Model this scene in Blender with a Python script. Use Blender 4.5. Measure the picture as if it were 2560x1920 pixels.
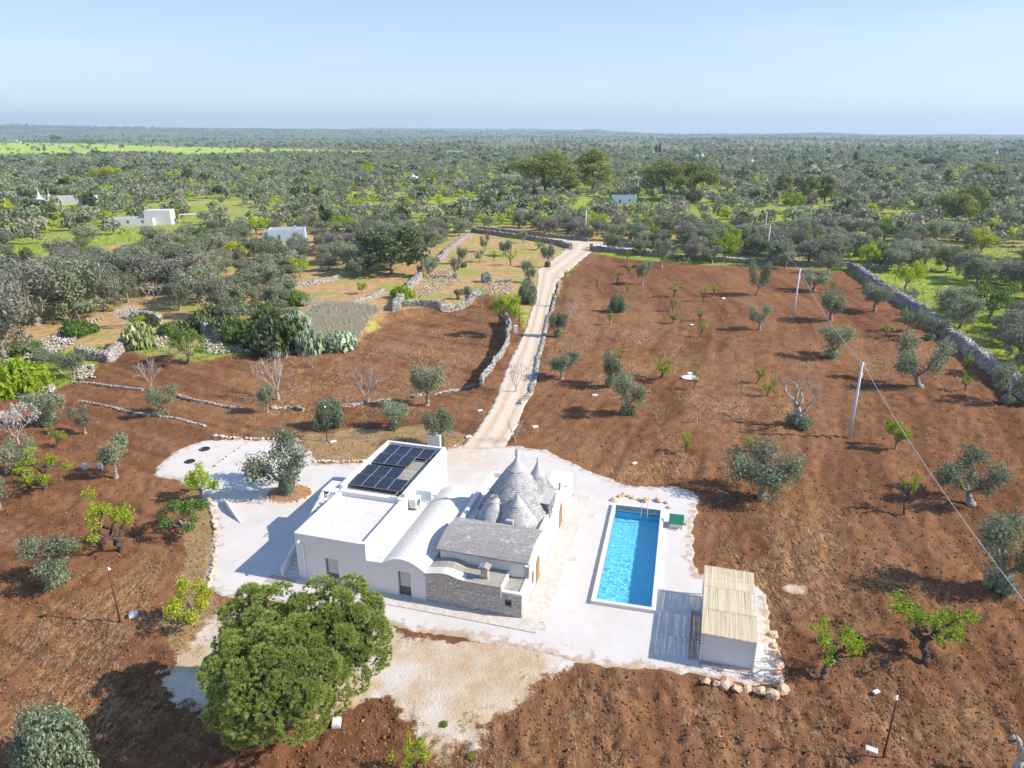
import bpy, bmesh, math, random
import numpy as np
from mathutils import Vector, Matrix
for o in list(bpy.data.objects): bpy.data.objects.remove(o)
SC = bpy.context.scene
COL = SC.collection
R = math.radians

# ------------------------------------------------ camera, world, sun, exposure
CAM_H, FPX, PITCH = 32.0, 1740.0, R(19.9)
cam_d = bpy.data.cameras.new('camera'); cam = bpy.data.objects.new('camera', cam_d)
COL.objects.link(cam); SC.camera = cam
cam.location = (0, 0, CAM_H)
cam.rotation_euler = (math.pi/2 - PITCH, 0, 0)
cam_d.sensor_width = 36; cam_d.lens = 36*FPX/2560
cam_d.clip_start = 0.5; cam_d.clip_end = 60000
SUN_AZ, SUN_EL = (0.991, -0.135), R(36.5)
sund = bpy.data.lights.new('sun', 'SUN'); suno = bpy.data.objects.new('sun', sund)
COL.objects.link(suno)
sund.energy = 4.6; sund.angle = R(0.55); sund.color = (1.0, 0.93, 0.83)
sv = Vector((SUN_AZ[0]*math.cos(SUN_EL), SUN_AZ[1]*math.cos(SUN_EL), math.sin(SUN_EL)))
suno.rotation_euler = sv.to_track_quat('Z', 'Y').to_euler()
suno.location = (60, 0, 60)
W = bpy.data.worlds.new("World"); SC.world = W; W.use_nodes = True
wn = W.node_tree; bg = wn.nodes['Background']
sky = wn.nodes.new('ShaderNodeTexSky'); sky.sky_type = 'NISHITA'; sky.sun_disc = False
sky.sun_elevation = SUN_EL; sky.sun_rotation = math.atan2(SUN_AZ[0], SUN_AZ[1])
sky.air_density = 1.0; sky.dust_density = 0.3; sky.ozone_density = 1.5; sky.altitude = 50
# thin high cirrus low over the horizon, veiling the blue a little
tcw = wn.nodes.new('ShaderNodeTexCoord')
mpw = wn.nodes.new('ShaderNodeMapping'); mpw.inputs['Scale'].default_value = (1.6, 1.6, 16)
nzw = wn.nodes.new('ShaderNodeTexNoise'); nzw.inputs['Scale'].default_value = 1.7; nzw.inputs['Detail'].default_value = 7
rpw = wn.nodes.new('ShaderNodeMapRange'); rpw.inputs['From Min'].default_value = 0.5; rpw.inputs['From Max'].default_value = 0.8
rpw.inputs['To Max'].default_value = 0.3
mxw = wn.nodes.new('ShaderNodeMix'); mxw.data_type = 'RGBA'; mxw.inputs['B'].default_value = (5.2, 5.6, 6.3, 1)
wn.links.new(tcw.outputs['Generated'], mpw.inputs['Vector']); wn.links.new(mpw.outputs[0], nzw.inputs['Vector'])
wn.links.new(nzw.outputs['Fac'], rpw.inputs['Value']); wn.links.new(rpw.outputs[0], mxw.inputs['Factor'])
sxw = wn.nodes.new('ShaderNodeSeparateXYZ'); wn.links.new(tcw.outputs['Generated'], sxw.inputs[0])
rmw = wn.nodes.new('ShaderNodeValToRGB'); wn.links.new(sxw.outputs[2], rmw.inputs[0]); el = rmw.color_ramp.elements
el[0].position = 0.0; el[0].color = (4.3/8, 5.0/8, 5.7/8, 1); el[1].position = 1.0; el[1].color = (.9/8, 1.9/8, 4.6/8, 1)
e_ = el.new(.22); e_.color = (1.95/8, 3.05/8, 4.95/8, 1)
scw = wn.nodes.new('ShaderNodeVectorMath'); scw.operation = 'SCALE'; scw.inputs['Scale'].default_value = 8.0; wn.links.new(rmw.outputs[0], scw.inputs[0])
mxs = wn.nodes.new('ShaderNodeMix'); mxs.data_type = 'RGBA'; mxs.inputs['Factor'].default_value = .72
wn.links.new(sky.outputs[0], mxs.inputs['A']); wn.links.new(scw.outputs[0], mxs.inputs['B'])
wn.links.new(mxs.outputs['Result'], mxw.inputs['A']); wn.links.new(mxw.outputs['Result'], bg.inputs['Color'])
bg.inputs['Strength'].default_value = 0.125
SC.view_settings.view_transform = 'Standard'; SC.view_settings.look = 'None'
SC.view_settings.exposure = 0.60; SC.view_settings.gamma = 1
SC.cycles.max_bounces = 6; SC.cycles.diffuse_bounces = 3; SC.cycles.volume_bounces = 0
SC.cycles.transparent_max_bounces = 6
SC.cycles.sample_clamp_indirect = 6

# ------------------------------------------------ helpers
rng = np.random.default_rng(7)
def _hash(ix, iy, s):
    h = (ix*374761393 + iy*668265263 + s*1442695041) & 0xffffffff
    h = ((h ^ (h >> 13))*1274126177) & 0xffffffff
    return ((h ^ (h >> 16)) & 0xffff)/65535.0
def noise2(x, y, s=0):
    x = np.asarray(x, float); y = np.asarray(y, float)
    ix = np.floor(x).astype(np.int64); iy = np.floor(y).astype(np.int64)
    fx = x-ix; fy = y-iy; fx = fx*fx*(3-2*fx); fy = fy*fy*(3-2*fy)
    a = _hash(ix, iy, s); b = _hash(ix+1, iy, s); c = _hash(ix, iy+1, s); d = _hash(ix+1, iy+1, s)
    return (a*(1-fx)+b*fx)*(1-fy)+(c*(1-fx)+d*fx)*fy
def fbm(x, y, s=0, o=4):
    t = 0; a = .5
    for k in range(o):
        t = t + a*noise2(x*2**k, y*2**k, s+k*17); a *= .5
    return t/(1-.5**o)
def sm(t): t = np.clip(t, 0, 1); return t*t*(3-2*t)
def polydist(x, y, poly):
    """signed distance, positive inside"""
    x = np.asarray(x, float); y = np.asarray(y, float)
    d = np.full(x.shape, 1e18); ins = np.zeros(x.shape, bool)
    n = len(poly)
    for i in range(n):
        ax, ay = poly[i]; bx, by = poly[(i+1) % n]
        ex, ey = bx-ax, by-ay; L2 = ex*ex+ey*ey+1e-12
        t = np.clip(((x-ax)*ex+(y-ay)*ey)/L2, 0, 1)
        d = np.minimum(d, (x-ax-t*ex)**2+(y-ay-t*ey)**2)
        c = ((ay > y) != (by > y)) & (x < (bx-ax)*(y-ay)/((by-ay) if by != ay else 1e-12)+ax)
        ins ^= c
    d = np.sqrt(d); return np.where(ins, d, -d)
def linedist(x, y, pts):
    d = np.full(np.shape(x), 1e18)
    for (ax, ay), (bx, by) in zip(pts[:-1], pts[1:]):
        ex, ey = bx-ax, by-ay; t = np.clip(((x-ax)*ex+(y-ay)*ey)/(ex*ex+ey*ey+1e-12), 0, 1)
        d = np.minimum(d, (x-ax-t*ex)**2+(y-ay-t*ey)**2)
    return np.sqrt(d)
CP, SP = math.cos(PITCH), math.sin(PITCH)
def G(px, py, z=0.0):
    """real ground position of a point surveyed from the photo"""
    u = (px-1280)/FPX; v = -(py-960)/FPX
    dy = CP+v*SP; dz = -SP+v*CP; t = (z-CAM_H)/dz
    return (u*t, dy*t)
def GP(pts, z=0.0): return [G(a, b, z) for a, b in pts]

# lower field west of the driveway
LOWF = GP([(1196,968),(1222,925),(1252,880),(1268,850),(1266,800),(1262,752),(1190,740),(1100,768),(1020,775),(940,800),(870,850),
           (640,885),(480,905),(300,900),(240,920),(330,960),(420,985),(540,1012),(600,1020),(740,1018),(850,1003),(960,1000),(1070,985)])
def terr(x, y):
    x = np.asarray(x, float); y = np.asarray(y, float)
    d = polydist(x, y, LOWF)
    h = -1.25*sm((d+.15)/1.0)*sm((y-60)/30)*sm((x+60)/60)
    r = np.hypot(x, y)
    far = sm((r-900)/2500)
    h = h+far*(fbm(x/900, y/900, 5)-.5)*22
    ang = x/np.maximum(y, 1)
    hill = sm((r-3800)/3500)*(np.interp(ang, [-1.2,-.74,-.5,-.3,-.2,-.05,.12,.2,.34,.42,.5,1.3],[66,78,70,60,52,48,42,15,8,28,2,0])
             *(.8+.4*fbm(ang*9, r/1500, 9)))
    return h+hill
def TG(px, py):
    """terrain hit by iterating"""
    z = 0.0
    for _ in range(7):
        x, y = G(px, py, z); z = float(terr(np.array([x]), np.array([y]))[0])
        if y > 900: break
    return x, y, z
def hgt(x, y, ty):
    """height of a thing standing at x,y whose top shows at picture row ty"""
    v = -(ty-960)/FPX
    return float(CAM_H + y*(-SP+v*CP)/(CP+v*SP))

def tag(o, label=None, cat=None, group=None, kind=None):
    if label: o['label'] = label
    if cat: o['category'] = cat
    if group: o['group'] = group
    if kind: o['kind'] = kind
    return o
def mesh_np(name, V, F, mats, mi=None, parent=None, smooth=False, attr=None, uv=None):
    """V (n,3), F (m,k) numpy"""
    me = bpy.data.meshes.new(name)
    V = np.asarray(V, np.float32); F = np.asarray(F, np.int32); m, k = F.shape
    me.vertices.add(len(V)); me.vertices.foreach_set('co', V.ravel())
    me.loops.add(m*k); me.loops.foreach_set('vertex_index', F.ravel())
    me.polygons.add(m); me.polygons.foreach_set('loop_start', np.arange(0, m*k, k, dtype=np.int32))
    me.polygons.foreach_set('loop_total', np.full(m, k, np.int32))
    if smooth: me.polygons.foreach_set('use_smooth', np.ones(m, bool))
    for mm in (mats if isinstance(mats, (list, tuple)) else [mats]): me.materials.append(mm)
    if mi is not None: me.polygons.foreach_set('material_index', np.asarray(mi, np.int32))
    me.update(calc_edges=True)
    if attr:
        for an, (dom, data) in attr.items():
            a = me.attributes.new(an, 'FLOAT', dom); a.data.foreach_set('value', np.asarray(data, np.float32))
    if uv is not None:
        l = me.uv_layers.new(name='UVMap'); l.data.foreach_set('uv', np.asarray(uv, np.float32).ravel())
    o = bpy.data.objects.new(name, me); COL.objects.link(o)
    if parent: o.parent = parent
    return o
def empty(name, loc, rz=0.0, s=1.0):
    o = bpy.data.objects.new(name, None); COL.objects.link(o)
    o.location = loc; o.rotation_euler = (0, 0, rz); o.scale = (s, s, s) if not isinstance(s, tuple) else s
    o.empty_display_size = .3
    return o
def copy_tree(o, parent=None):
    c = o.copy(); COL.objects.link(c)
    if parent: c.parent = parent
    for ch in list(o.children): copy_tree(ch, c)
    return c
class MB:
    def __init__(s): s.v = []; s.f = []
    def add(s, vs, fs):
        n = len(s.v); s.v += [tuple(p) for p in vs]; s.f += [tuple(i+n for i in f) for f in fs]; return s
    def box(s, x0, x1, y0, y1, z0, z1):
        v = [(x0,y0,z0),(x1,y0,z0),(x1,y1,z0),(x0,y1,z0),(x0,y0,z1),(x1,y0,z1),(x1,y1,z1),(x0,y1,z1)]
        return s.add(v, [(0,3,2,1),(4,5,6,7),(0,1,5,4),(1,2,6,5),(2,3,7,6),(3,0,4,7)])
    def prism(s, prof, axis, a, b):
        """prof: closed ccw list of 2D points; extruded along axis ('y': prof=(x,z); 'x': prof=(y,z); 'z': prof=(x,y))"""
        def P(p, t): return (p[0], t, p[1]) if axis == 'y' else ((t, p[0], p[1]) if axis == 'x' else (p[0], p[1], t))
        n = len(prof)
        v = [P(p, a) for p in prof]+[P(p, b) for p in prof]
        return s.add(v, [tuple(range(n)), tuple(range(2*n-1, n-1, -1))]+[(i, (i+1) % n, n+(i+1) % n, n+i) for i in range(n)])
    def tube(s, p, q, r0, r1, n=6):
        p = Vector(p); q = Vector(q); d = (q-p)
        if d.length < 1e-6: return s
        d.normalize(); a = d.orthogonal().normalized(); b = d.cross(a)
        v = [p+r0*(math.cos(t)*a+math.sin(t)*b) for t in [2*math.pi*i/n for i in range(n)]]
        v += [q+r1*(math.cos(t)*a+math.sin(t)*b) for t in [2*math.pi*i/n for i in range(n)]]
        return s.add(v, [(i, (i+1) % n, n+(i+1) % n, n+i) for i in range(n)]+[tuple(range(n-1, -1, -1)), tuple(range(n, 2*n))])
    def path(s, pts, rad, n=6):
        for i in range(len(pts)-1): s.tube(pts[i], pts[i+1], rad[i], rad[i+1], n)
        return s
    def build(s, name, mat, parent=None, smooth=False, bevel=0, fixn=True):
        me = bpy.data.meshes.new(name); me.from_pydata(s.v, [], s.f); me.materials.append(mat)
        if fixn or bevel:
            bm = bmesh.new(); bm.from_mesh(me); bmesh.ops.recalc_face_normals(bm, faces=bm.faces); bm.to_mesh(me); bm.free()
        if smooth: me.polygons.foreach_set('use_smooth', [True]*len(me.polygons))
        o = bpy.data.objects.new(name, me); COL.objects.link(o)
        if parent: o.parent = parent
        if bevel:
            md = o.modifiers.new('bevel', 'BEVEL'); md.width = bevel; md.segments = 2; md.limit_method = 'ANGLE'
        return o

# ------------------------------------------------ materials
class NT:
    def __init__(s, name, rough=.9, spec=.2):
        s.m = bpy.data.materials.new(name); s.m.use_nodes = True; s.t = s.m.node_tree
        s.b = s.t.nodes['Principled BSDF']; s.b.inputs['Roughness'].default_value = rough
        s.b.inputs['Specular IOR Level'].default_value = spec
        s.tc = s.t.nodes.new('ShaderNodeTexCoord')
    def n(s, ty, **k):
        n = s.t.nodes.new('ShaderNode'+ty)
        for a, b in k.items():
            if a in n.inputs: n.inputs[a].default_value = b
            else: setattr(n, a, b)
        return n
    def l(s, a, b): s.t.links.new(a, b)
    def noise(s, scale, detail=4, rough=.55, vec=None, out='Fac'):
        n = s.n('TexNoise', Scale=scale, Detail=detail, Roughness=rough)
        s.l(vec if vec is not None else s.tc.outputs['Object'], n.inputs['Vector']); return n.outputs[out]
    def ramp(s, fac, stops, interp='LINEAR'):
        r = s.n('ValToRGB'); r.color_ramp.interpolation = interp
        e = r.color_ramp.elements
        while len(e) < len(stops): e.new(0.5)
        for i, (p, c) in enumerate(stops):
            e[i].position = p; e[i].color = (c, c, c, 1) if isinstance(c, (int, float)) else (*c, 1)
        s.l(fac, r.inputs[0]); return r.outputs[0]
    def mix(s, fac, a, b, mode='MIX'):
        n = s.n('Mix', data_type='RGBA', blend_type=mode)
        for v, k in ((fac, 'Factor'), (a, 'A'), (b, 'B')):
            i = n.inputs[k] if k == 'Factor' else [q for q in n.inputs if q.name == k and q.type == 'RGBA'][0]
            if isinstance(v, tuple): i.default_value = (*v, 1)
            elif isinstance(v, (int, float)): i.default_value = v
            else: s.l(v, i)
        return [q for q in n.outputs if q.type == 'RGBA'][0]
    def math(s, op, a, b=0.0, c=None):
        n = s.n('Math', operation=op)
        for i, v in enumerate((a, b) if c is None else (a, b, c)):
            if isinstance(v, (int, float)): n.inputs[i].default_value = v
            else: s.l(v, n.inputs[i])
        return n.outputs[0]
    def mr(s, v, a, b, c=0., d=1.):
        n = s.n('MapRange', interpolation_type='SMOOTHSTEP'); s.l(v, n.inputs['Value'])
        for k, q in (('From Min', a), ('From Max', b), ('To Min', c), ('To Max', d)): n.inputs[k].default_value = q
        return n.outputs[0]
    def attr(s, name):
        n = s.n('Attribute', attribute_name=name); return n.outputs['Fac']
    def bump(s, h, strength=.5, dist=.05):
        n = s.n('Bump', Strength=strength, Distance=dist); s.l(h, n.inputs['Height']); s.l(n.outputs[0], s.b.inputs['Normal'])
    def col(s, c):
        if isinstance(c, tuple): s.b.inputs['Base Color'].default_value = (*c, 1)
        else: s.l(c, s.b.inputs['Base Color'])
        return s
def simple(name, c, rough=.8, var=.12, scale=3., spec=.2, bump=0., metal=0.):
    t = NT(name, rough, spec)
    f = t.noise(scale, 5)
    a = tuple(max(0, q*(1-var)) for q in c); b = tuple(min(1, q*(1+var)) for q in c)
    t.col(t.mix(f, a, b)); t.b.inputs['Metallic'].default_value = metal
    if bump: t.bump(t.noise(scale*6, 5), bump, .03)
    return t.m
def leafmat(name, c, var=.35, trans=.35, top=None):
    t = NT(name, .65, .25)
    f = t.attr('rnd'); oi = t.n('ObjectInfo').outputs['Random']
    a = tuple(q*(1-var) for q in c); b = tuple(q*(1+var) for q in c) if top is None else top
    base = t.mix(f, a, b)
    hs = t.n('HueSaturation'); t.l(base, hs.inputs['Color'])
    t.l(t.mr(oi, 0, 1, .8, 1.2), hs.inputs['Value']); t.l(t.mr(oi, 0, 1, .512, .488), hs.inputs['Hue'])
    t.col(hs.outputs[0])
    tr = t.n('BsdfTranslucent'); t.l(hs.outputs[0], tr.inputs['Color'])
    mx = t.n('MixShader'); mx.inputs[0].default_value = trans
    out = t.t.nodes['Material Output']
    t.l(t.b.outputs[0], mx.inputs[1]); t.l(tr.outputs[0], mx.inputs[2]); t.l(mx.outputs[0], out.inputs['Surface'])
    return t.m
M = {}
M['white'] = simple('white_limewash', (.71,.685,.655), .85, .05, .7, bump=.25)
M['white_roof'] = (lambda t: (t.col(t.mix(t.mr(t.noise(.9, 6), .35, .75), (.70,.66,.605), (.58,.545,.49))),
    t.bump(t.noise(9, 6), .3, .02), t.m)[-1])(NT('whitewashed_roof'))
def slabmat(name, c1, c2, mortar, sx, rot=0., bump=.6, patch=None):
    t = NT(name, .9)
    mp = t.n('Mapping'); mp.inputs['Rotation'].default_value = (0, 0, rot); t.l(t.tc.outputs['Object'], mp.inputs['Vector'])
    br = t.n('TexBrick', Scale=sx); br.offset = .5
    for k, q in (('Color1', (*c1, 1)), ('Color2', (*c2, 1)), ('Mortar', (*mortar, 1)), ('Mortar Size', .022), ('Mortar Smooth', .3),
                 ('Brick Width', .9), ('Row Height', .55), ('Bias', 0.)): br.inputs[k].default_value = q
    wb = t.n('VectorMath', operation='ADD'); nz = t.n('TexNoise', Scale=1.2, Detail=3.); t.l(mp.outputs[0], nz.inputs['Vector'])
    sc = t.n('VectorMath', operation='SCALE'); sc.inputs['Scale'].default_value = .22; t.l(nz.outputs['Color'], sc.inputs[0])
    t.l(mp.outputs[0], wb.inputs[0]); t.l(sc.outputs[0], wb.inputs[1]); t.l(wb.outputs[0], br.inputs['Vector'])
    c = br.outputs['Color']
    c = t.mix(t.mr(t.noise(5, 6), .4, .65, 0, .45), c, tuple(q*.62 for q in c1))
    if patch: c = t.mix(t.mr(t.noise(1.3, 7, .65), .52, .68, 0, .7), c, patch)
    t.col(c); t.bump(br.outputs['Fac'], -bump, .02)
    return t.m
M['slab_white'] = slabmat('pale_roof_slabs', (.70,.66,.60), (.67,.625,.565), (.60,.56,.50), 1.6, 0, .2)
M['slab_grey'] = slabmat('weathered_stone_slabs', (.34,.31,.28), (.28,.26,.235), (.43,.40,.36), 1.5, 0, .7, (.56,.54,.52))
M['slab_tan'] = slabmat('tan_roof_slabs', (.42,.38,.31), (.36,.33,.28), (.30,.27,.22), 1.6, 0, .6)
M['paving'] = slabmat('limestone_paving', (.60,.52,.44), (.65,.60,.53), (.50,.41,.34), 1.9, .3, .5)
M['terracotta_tile'] = slabmat('red_brown_floor_tiles', (.42,.30,.25), (.50,.39,.34), (.5,.44,.4), 3.2, 0, .3)
def rubble(name, cols, scale, mort, z=1.6, bump=1.0, dist=.08):
    t = NT(name, .95)
    mp = t.n('Mapping'); mp.inputs['Scale'].default_value = (1, 1, z); t.l(t.tc.outputs['Object'], mp.inputs['Vector'])
    v = t.n('TexVoronoi', Scale=scale); t.l(mp.outputs[0], v.inputs['Vector'])
    e = t.n('TexVoronoi', Scale=scale, feature='DISTANCE_TO_EDGE'); t.l(mp.outputs[0], e.inputs['Vector'])
    sp = t.n('SeparateColor'); t.l(v.outputs['Color'], sp.inputs[0])
    c = t.ramp(sp.outputs[0], [(i/(len(cols)-1), q) for i, q in enumerate(cols)])
    ed = t.mr(e.outputs['Distance'], .0, .09)
    t.col(t.mix(ed, mort, c)); t.bump(t.math('ADD', ed, t.math('MULTIPLY', t.noise(scale*5, 4), .5)), bump, dist)
    return t.m
M['facade_stone'] = rubble('rough_facade_stone', [(.56,.47,.40),(.70,.63,.57),(.46,.41,.39),(.60,.48,.35)], 3.2, (.42,.37,.34), 2.8, .9, .04)
M['dry_wall'] = rubble('dry_stone_wall', [(.58,.55,.50),(.46,.44,.41),(.70,.67,.62),(.52,.42,.33)], 2.6, (.10,.085,.07), 1.5)
M['dry_wall_red'] = rubble('reddish_dry_stone', [(.46,.36,.29),(.36,.31,.27),(.62,.58,.52),(.50,.34,.24)], 2.6, (.08,.05,.04), 1.5)
M['rock'] = simple('limestone_rock', (.62,.57,.50), .95, .25, 4, bump=.8)
M['rock_orange'] = (lambda t: (t.col(t.mix(t.mr(t.noise(2.2, 5), .42, .62), (.72,.56,.42), (.56,.26,.10))), t.bump(t.noise(9, 6), .9, .05), t.m)[-1])(NT('orange_veined_rock'))
def conemat():
    t = NT('trullo_stone', .95)
    uv = t.n('UVMap'); br = t.n('TexBrick', Scale=1.0); br.offset = .5
    for k, q in (('Color1', (.42,.40,.385,1)), ('Color2', (.54,.52,.49,1)), ('Mortar', (.10,.10,.11,1)), ('Mortar Size', .017), ('Mortar Smooth', .3),
                 ('Brick Width', .22), ('Row Height', .115)): br.inputs[k].default_value = q
    t.l(uv.outputs[0], br.inputs['Vector'])
    c = t.mix(t.mr(t.noise(2.5, 6), .35, .7, 0, .5), br.outputs['Color'], (.60,.58,.55))
    t.col(c); t.bump(br.outputs['Fac'], -.8, .03); return t.m
M['cone'] = conemat()
M['cone_plaster'] = simple('cone_lime_cap', (.46,.445,.42), .9, .12, 3, bump=.3)
M['dark_frame'] = simple('dark_grey_aluminium', (.13,.14,.16), .45, .05)
M['steel'] = simple('galvanised_pole', (.62,.64,.67), .5, .08, 2, metal=.0)
M['rust'] = simple('rusty_brown_pole', (.13,.055,.04), .8, .2)
M['cable'] = simple('pale_cable', (.55,.56,.6), .6, .02)
M['black'] = simple('black_plastic', (.03,.03,.035), .6, .1)
M['lampw'] = simple('white_lamp_housing', (.8,.8,.8), .4, .02)
M['wood'] = simple('oak_door_wood', (.30,.19,.10), .7, .2, 6)
M['green_lid'] = simple('dark_green_lid', (.025,.15,.10), .6, .1)
M['cream'] = simple('cream_plastic', (.70,.68,.50), .6, .05)
M['blue'] = simple('blue_valve_plastic', (.05,.12,.5), .5, .05)
M['concrete'] = simple('pale_concrete', (.60,.58,.54), .9, .1, 2)
M['cream_disc'] = simple('cream_cover', (.80,.76,.66), .9, .04)
M['bark'] = simple('olive_bark', (.30,.27,.23), .95, .3, 4, bump=.8)
M['bark_dark'] = simple('dark_bark', (.09,.07,.06), .95, .3, 4, bump=.6)
M['bark_pale'] = simple('pale_bark', (.42,.38,.34), .95, .2, 4, bump=.4)
M['bark_pine'] = simple('pine_bark', (.17,.11,.08), .95, .3, 4, bump=.8)
M['leaf_olive'] = leafmat('olive_leaves', (.19,.225,.115), .4, .35, (.43,.47,.30))
M['leaf_olive_light'] = leafmat('young_olive_leaves', (.20,.26,.14), .4, .35, (.40,.47,.30))
M['leaf_brown'] = leafmat('withered_olive_leaves', (.19,.185,.115), .4, .3, (.37,.36,.26))
M['leaf_lime'] = leafmat('fresh_green_leaves', (.33,.44,.03), .35, .5)
M['leaf_yellow'] = leafmat('yellow_green_leaves', (.45,.48,.04), .3, .45)
M['leaf_green'] = leafmat('mid_green_leaves', (.15,.24,.05), .35, .4)
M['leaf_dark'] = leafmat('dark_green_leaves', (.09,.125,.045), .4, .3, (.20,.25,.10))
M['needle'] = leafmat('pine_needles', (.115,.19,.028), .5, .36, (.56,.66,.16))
M['needle_far'] = leafmat('far_pine_needles', (.19,.23,.045), .4, .35, (.44,.48,.12))
M['leaf_cypress'] = leafmat('cypress_leaves', (.03,.06,.025), .4, .1)
M['blossom'] = leafmat('white_blossom', (.62,.60,.55), .2, .3)
M['twig'] = leafmat('dry_twigs', (.30,.275,.22), .3, .1)
M['reed_dry'] = leafmat('dry_reed', (.46,.42,.31), .35, .2)
M['cactus'] = leafmat('prickly_pear_pads', (.32,.44,.24), .35, .1, (.60,.70,.48))
M['cactus_y'] = leafmat('yellowish_prickly_pear_pads', (.36,.42,.14), .35, .1, (.62,.62,.30))
M['grass'] = leafmat('grass_blades', (.26,.34,.05), .3, .4)
M['drygrass'] = leafmat('dry_grass_blades', (.44,.35,.17), .3, .3)
M['far_white'] = simple('far_white_wall', (.60,.60,.59), .9, .15, .3)
M['far_blue'] = simple('pale_blue_wall', (.42,.50,.60), .9, .05, .3)
M['far_roof'] = simple('far_grey_roof', (.42,.38,.34), .9, .15, .3)
M['far_tan'] = simple('far_tan_wall', (.60,.54,.46), .9, .15, .3)
M['slate_blue'] = simple('slate_blue_sheet', (.16,.22,.30), .4, .1, .3)
M['pink'] = simple('pink_door_paint', (.7,.25,.2), .8, .1)
# ------------------------------------------------ ground
K = 2560/2212
def K2(pts): return [(a*K, b*K) for a, b in pts]
S_SOIL = GP([(1470,632),(1560,645),(1700,658),(1850,665),(1985,672),(2118,678),(2200,728),(2325,812),(2490,942),(2700,1060)])+[(60,8),(-60,8)] + \
  GP([(-300,1150),(-200,1010),(0,1000),(130,975),(240,925),(262,872),(330,880),(470,900),(640,880),(760,872),(850,862),(900,838),(985,775),(1040,768),(1120,768),(1200,735),(1270,740),(1340,860),(1400,700)])
S_TAN = GP([(-300,760),(0,700),(100,640),(300,610),(560,590),(700,560),(1000,600),(1140,570),(1250,560),(1700,545),(1900,600),(1860,640),(1400,620),(1420,680),(1340,780),(1230,770),(1000,780),(860,850),(600,860),(300,860),(0,900),(-300,900)])
S_SAND = GP([(860,1530),(980,1550),(1100,1570),(1220,1590),(1340,1615),(1440,1650),(1400,1680),(1330,1700),(1290,1740),(1200,1800),(1190,1850),(1090,1860),(1000,1830),(960,1760),(900,1770),(820,1780),(700,1770),(600,1800),(500,1790),(440,1750),(450,1660),(490,1590),(520,1540),(640,1500)])
S_DIRT = GP([(730,1140),(770,1085),(900,1075),(1090,1060),(1170,1090),(1140,1140),(960,1150),(900,1160),(740,1158)])
S_VERGE = GP([(478,1180),(530,1240),(545,1300),(545,1400),(520,1480),(560,1530),(500,1640),(430,1620),(400,1560),(450,1480),(470,1400),(460,1330),(470,1260)])
S_MEAD = [GP([(-400,352),(260,362),(420,366),(700,372),(900,378),(1010,384),(1160,390),(1150,384),(900,388),(760,384),(640,388),(470,392),(330,385),(200,392),(0,395),(-400,396)])]
STRAW = [(1560,850,17,30),(1470,770,14,22),(1330,880,6,10),(1000,900,22,22),(830,985,16,14),(1840,1010,14,10),(1780,1130,7,7),(2050,1350,9,8),(1960,1420,6,8),(380,1480,7,6),(250,1600,7,5),(1100,800,10,14),(2200,900,18,10),(1550,960,10,10),(250,1750,7,6),(1700,1800,9,4),(1350,1880,8,4),(2250,1780,8,5),(1620,1180,6,7)]
def zone_masks(x, y):
    r = np.hypot(x, y)
    w = np.clip(r/120, .4, 6)
    wob = (fbm(x/3.5, y/3.5, 21)-.5)*3.0+(fbm(x/.7, y/.7, 23)-.5)*.9
    soil = sm((polydist(x, y, S_SOIL)+wob)/(1.2*w)+.5)
    tan = sm((polydist(x, y, S_TAN)+wob*2)/(6)+.5)
    sand = sm((polydist(x, y, S_SAND)+wob*1.1)/2.4+.4)
    sand = np.maximum(sand, .75*sm((.9-np.hypot((x-21.0)/1.6, (y-43.5)/1.2)+wob*.2)/.6))
    dirt = np.maximum(sm((polydist(x, y, S_DIRT)+wob*.5)/1.0+.5), sm((polydist(x, y, S_VERGE)+wob*.5)/1.4+.5))
    mead = sm(polydist(x, y, S_MEAD[0])/60+.5)
    straw = np.zeros_like(x)
    for px, py, ax, ay in STRAW:
        cx, cy = G(px, py); straw = np.maximum(straw, np.exp(-((x-cx)/ax)**2-((y-cy)/ay)**2))
    straw = straw*sm((fbm(x/2.2, y/5, 31)-.3)/.35)
    return soil, tan, sand, dirt, mead, straw
YARD = GP(K2([(333,1025),(345,1000),(380,972),(440,952),(500,948),(560,950),(610,950),(640,957),(672,975),(690,1001),(790,1000),(830,990),(930,985),(958,972),(1000,962),(1060,962),(1120,963),(1180,972),(1260,1010),(1330,1040),(1380,1052),(1450,1051),(1500,1060),(1512,1080),(1503,1120),(1495,1150),(1497,1185),(1500,1215),(1512,1240),(1545,1235),(1630,1262),(1655,1290),(1662,1330),(1672,1380),(1684,1430),(1694,1482),(1655,1482),(1580,1470),(1500,1455),(1420,1446),(1320,1440),(1230,1425),(1150,1405),(1040,1385),(940,1370),(850,1352),(790,1335),(680,1315),(560,1295),(480,1287),(450,1270),(446,1230),(458,1180),(463,1140),(452,1100),(440,1080),(425,1058),(380,1036),(345,1031)]))
ISLE_C = G(625*K, 1067*K); ISLE_R = (2.05, 1.7)
nr, ncl = 1150, 620
d0, d1 = 11.0, 9500.0
rr_ = d0*(d1/d0)**(np.linspace(0, 1, nr))
ss_ = np.linspace(-1.25, 1.25, ncl)
X, Y = np.meshgrid(ss_, rr_); X = X*(Y+22); 
Z = terr(X, Y)
soil, tan, sand, dirt, mead, straw = zone_masks(X, Y)
near = 1-sm((Y-90)/160)
# plough clods and wheel furrows
furd = np.sin((X*.55+Y*.16+2.2*np.sin(Y/17)+1.2*np.sin(X/11))*2.4)
ply = soil*(1-sand)*(1-dirt)
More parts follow.
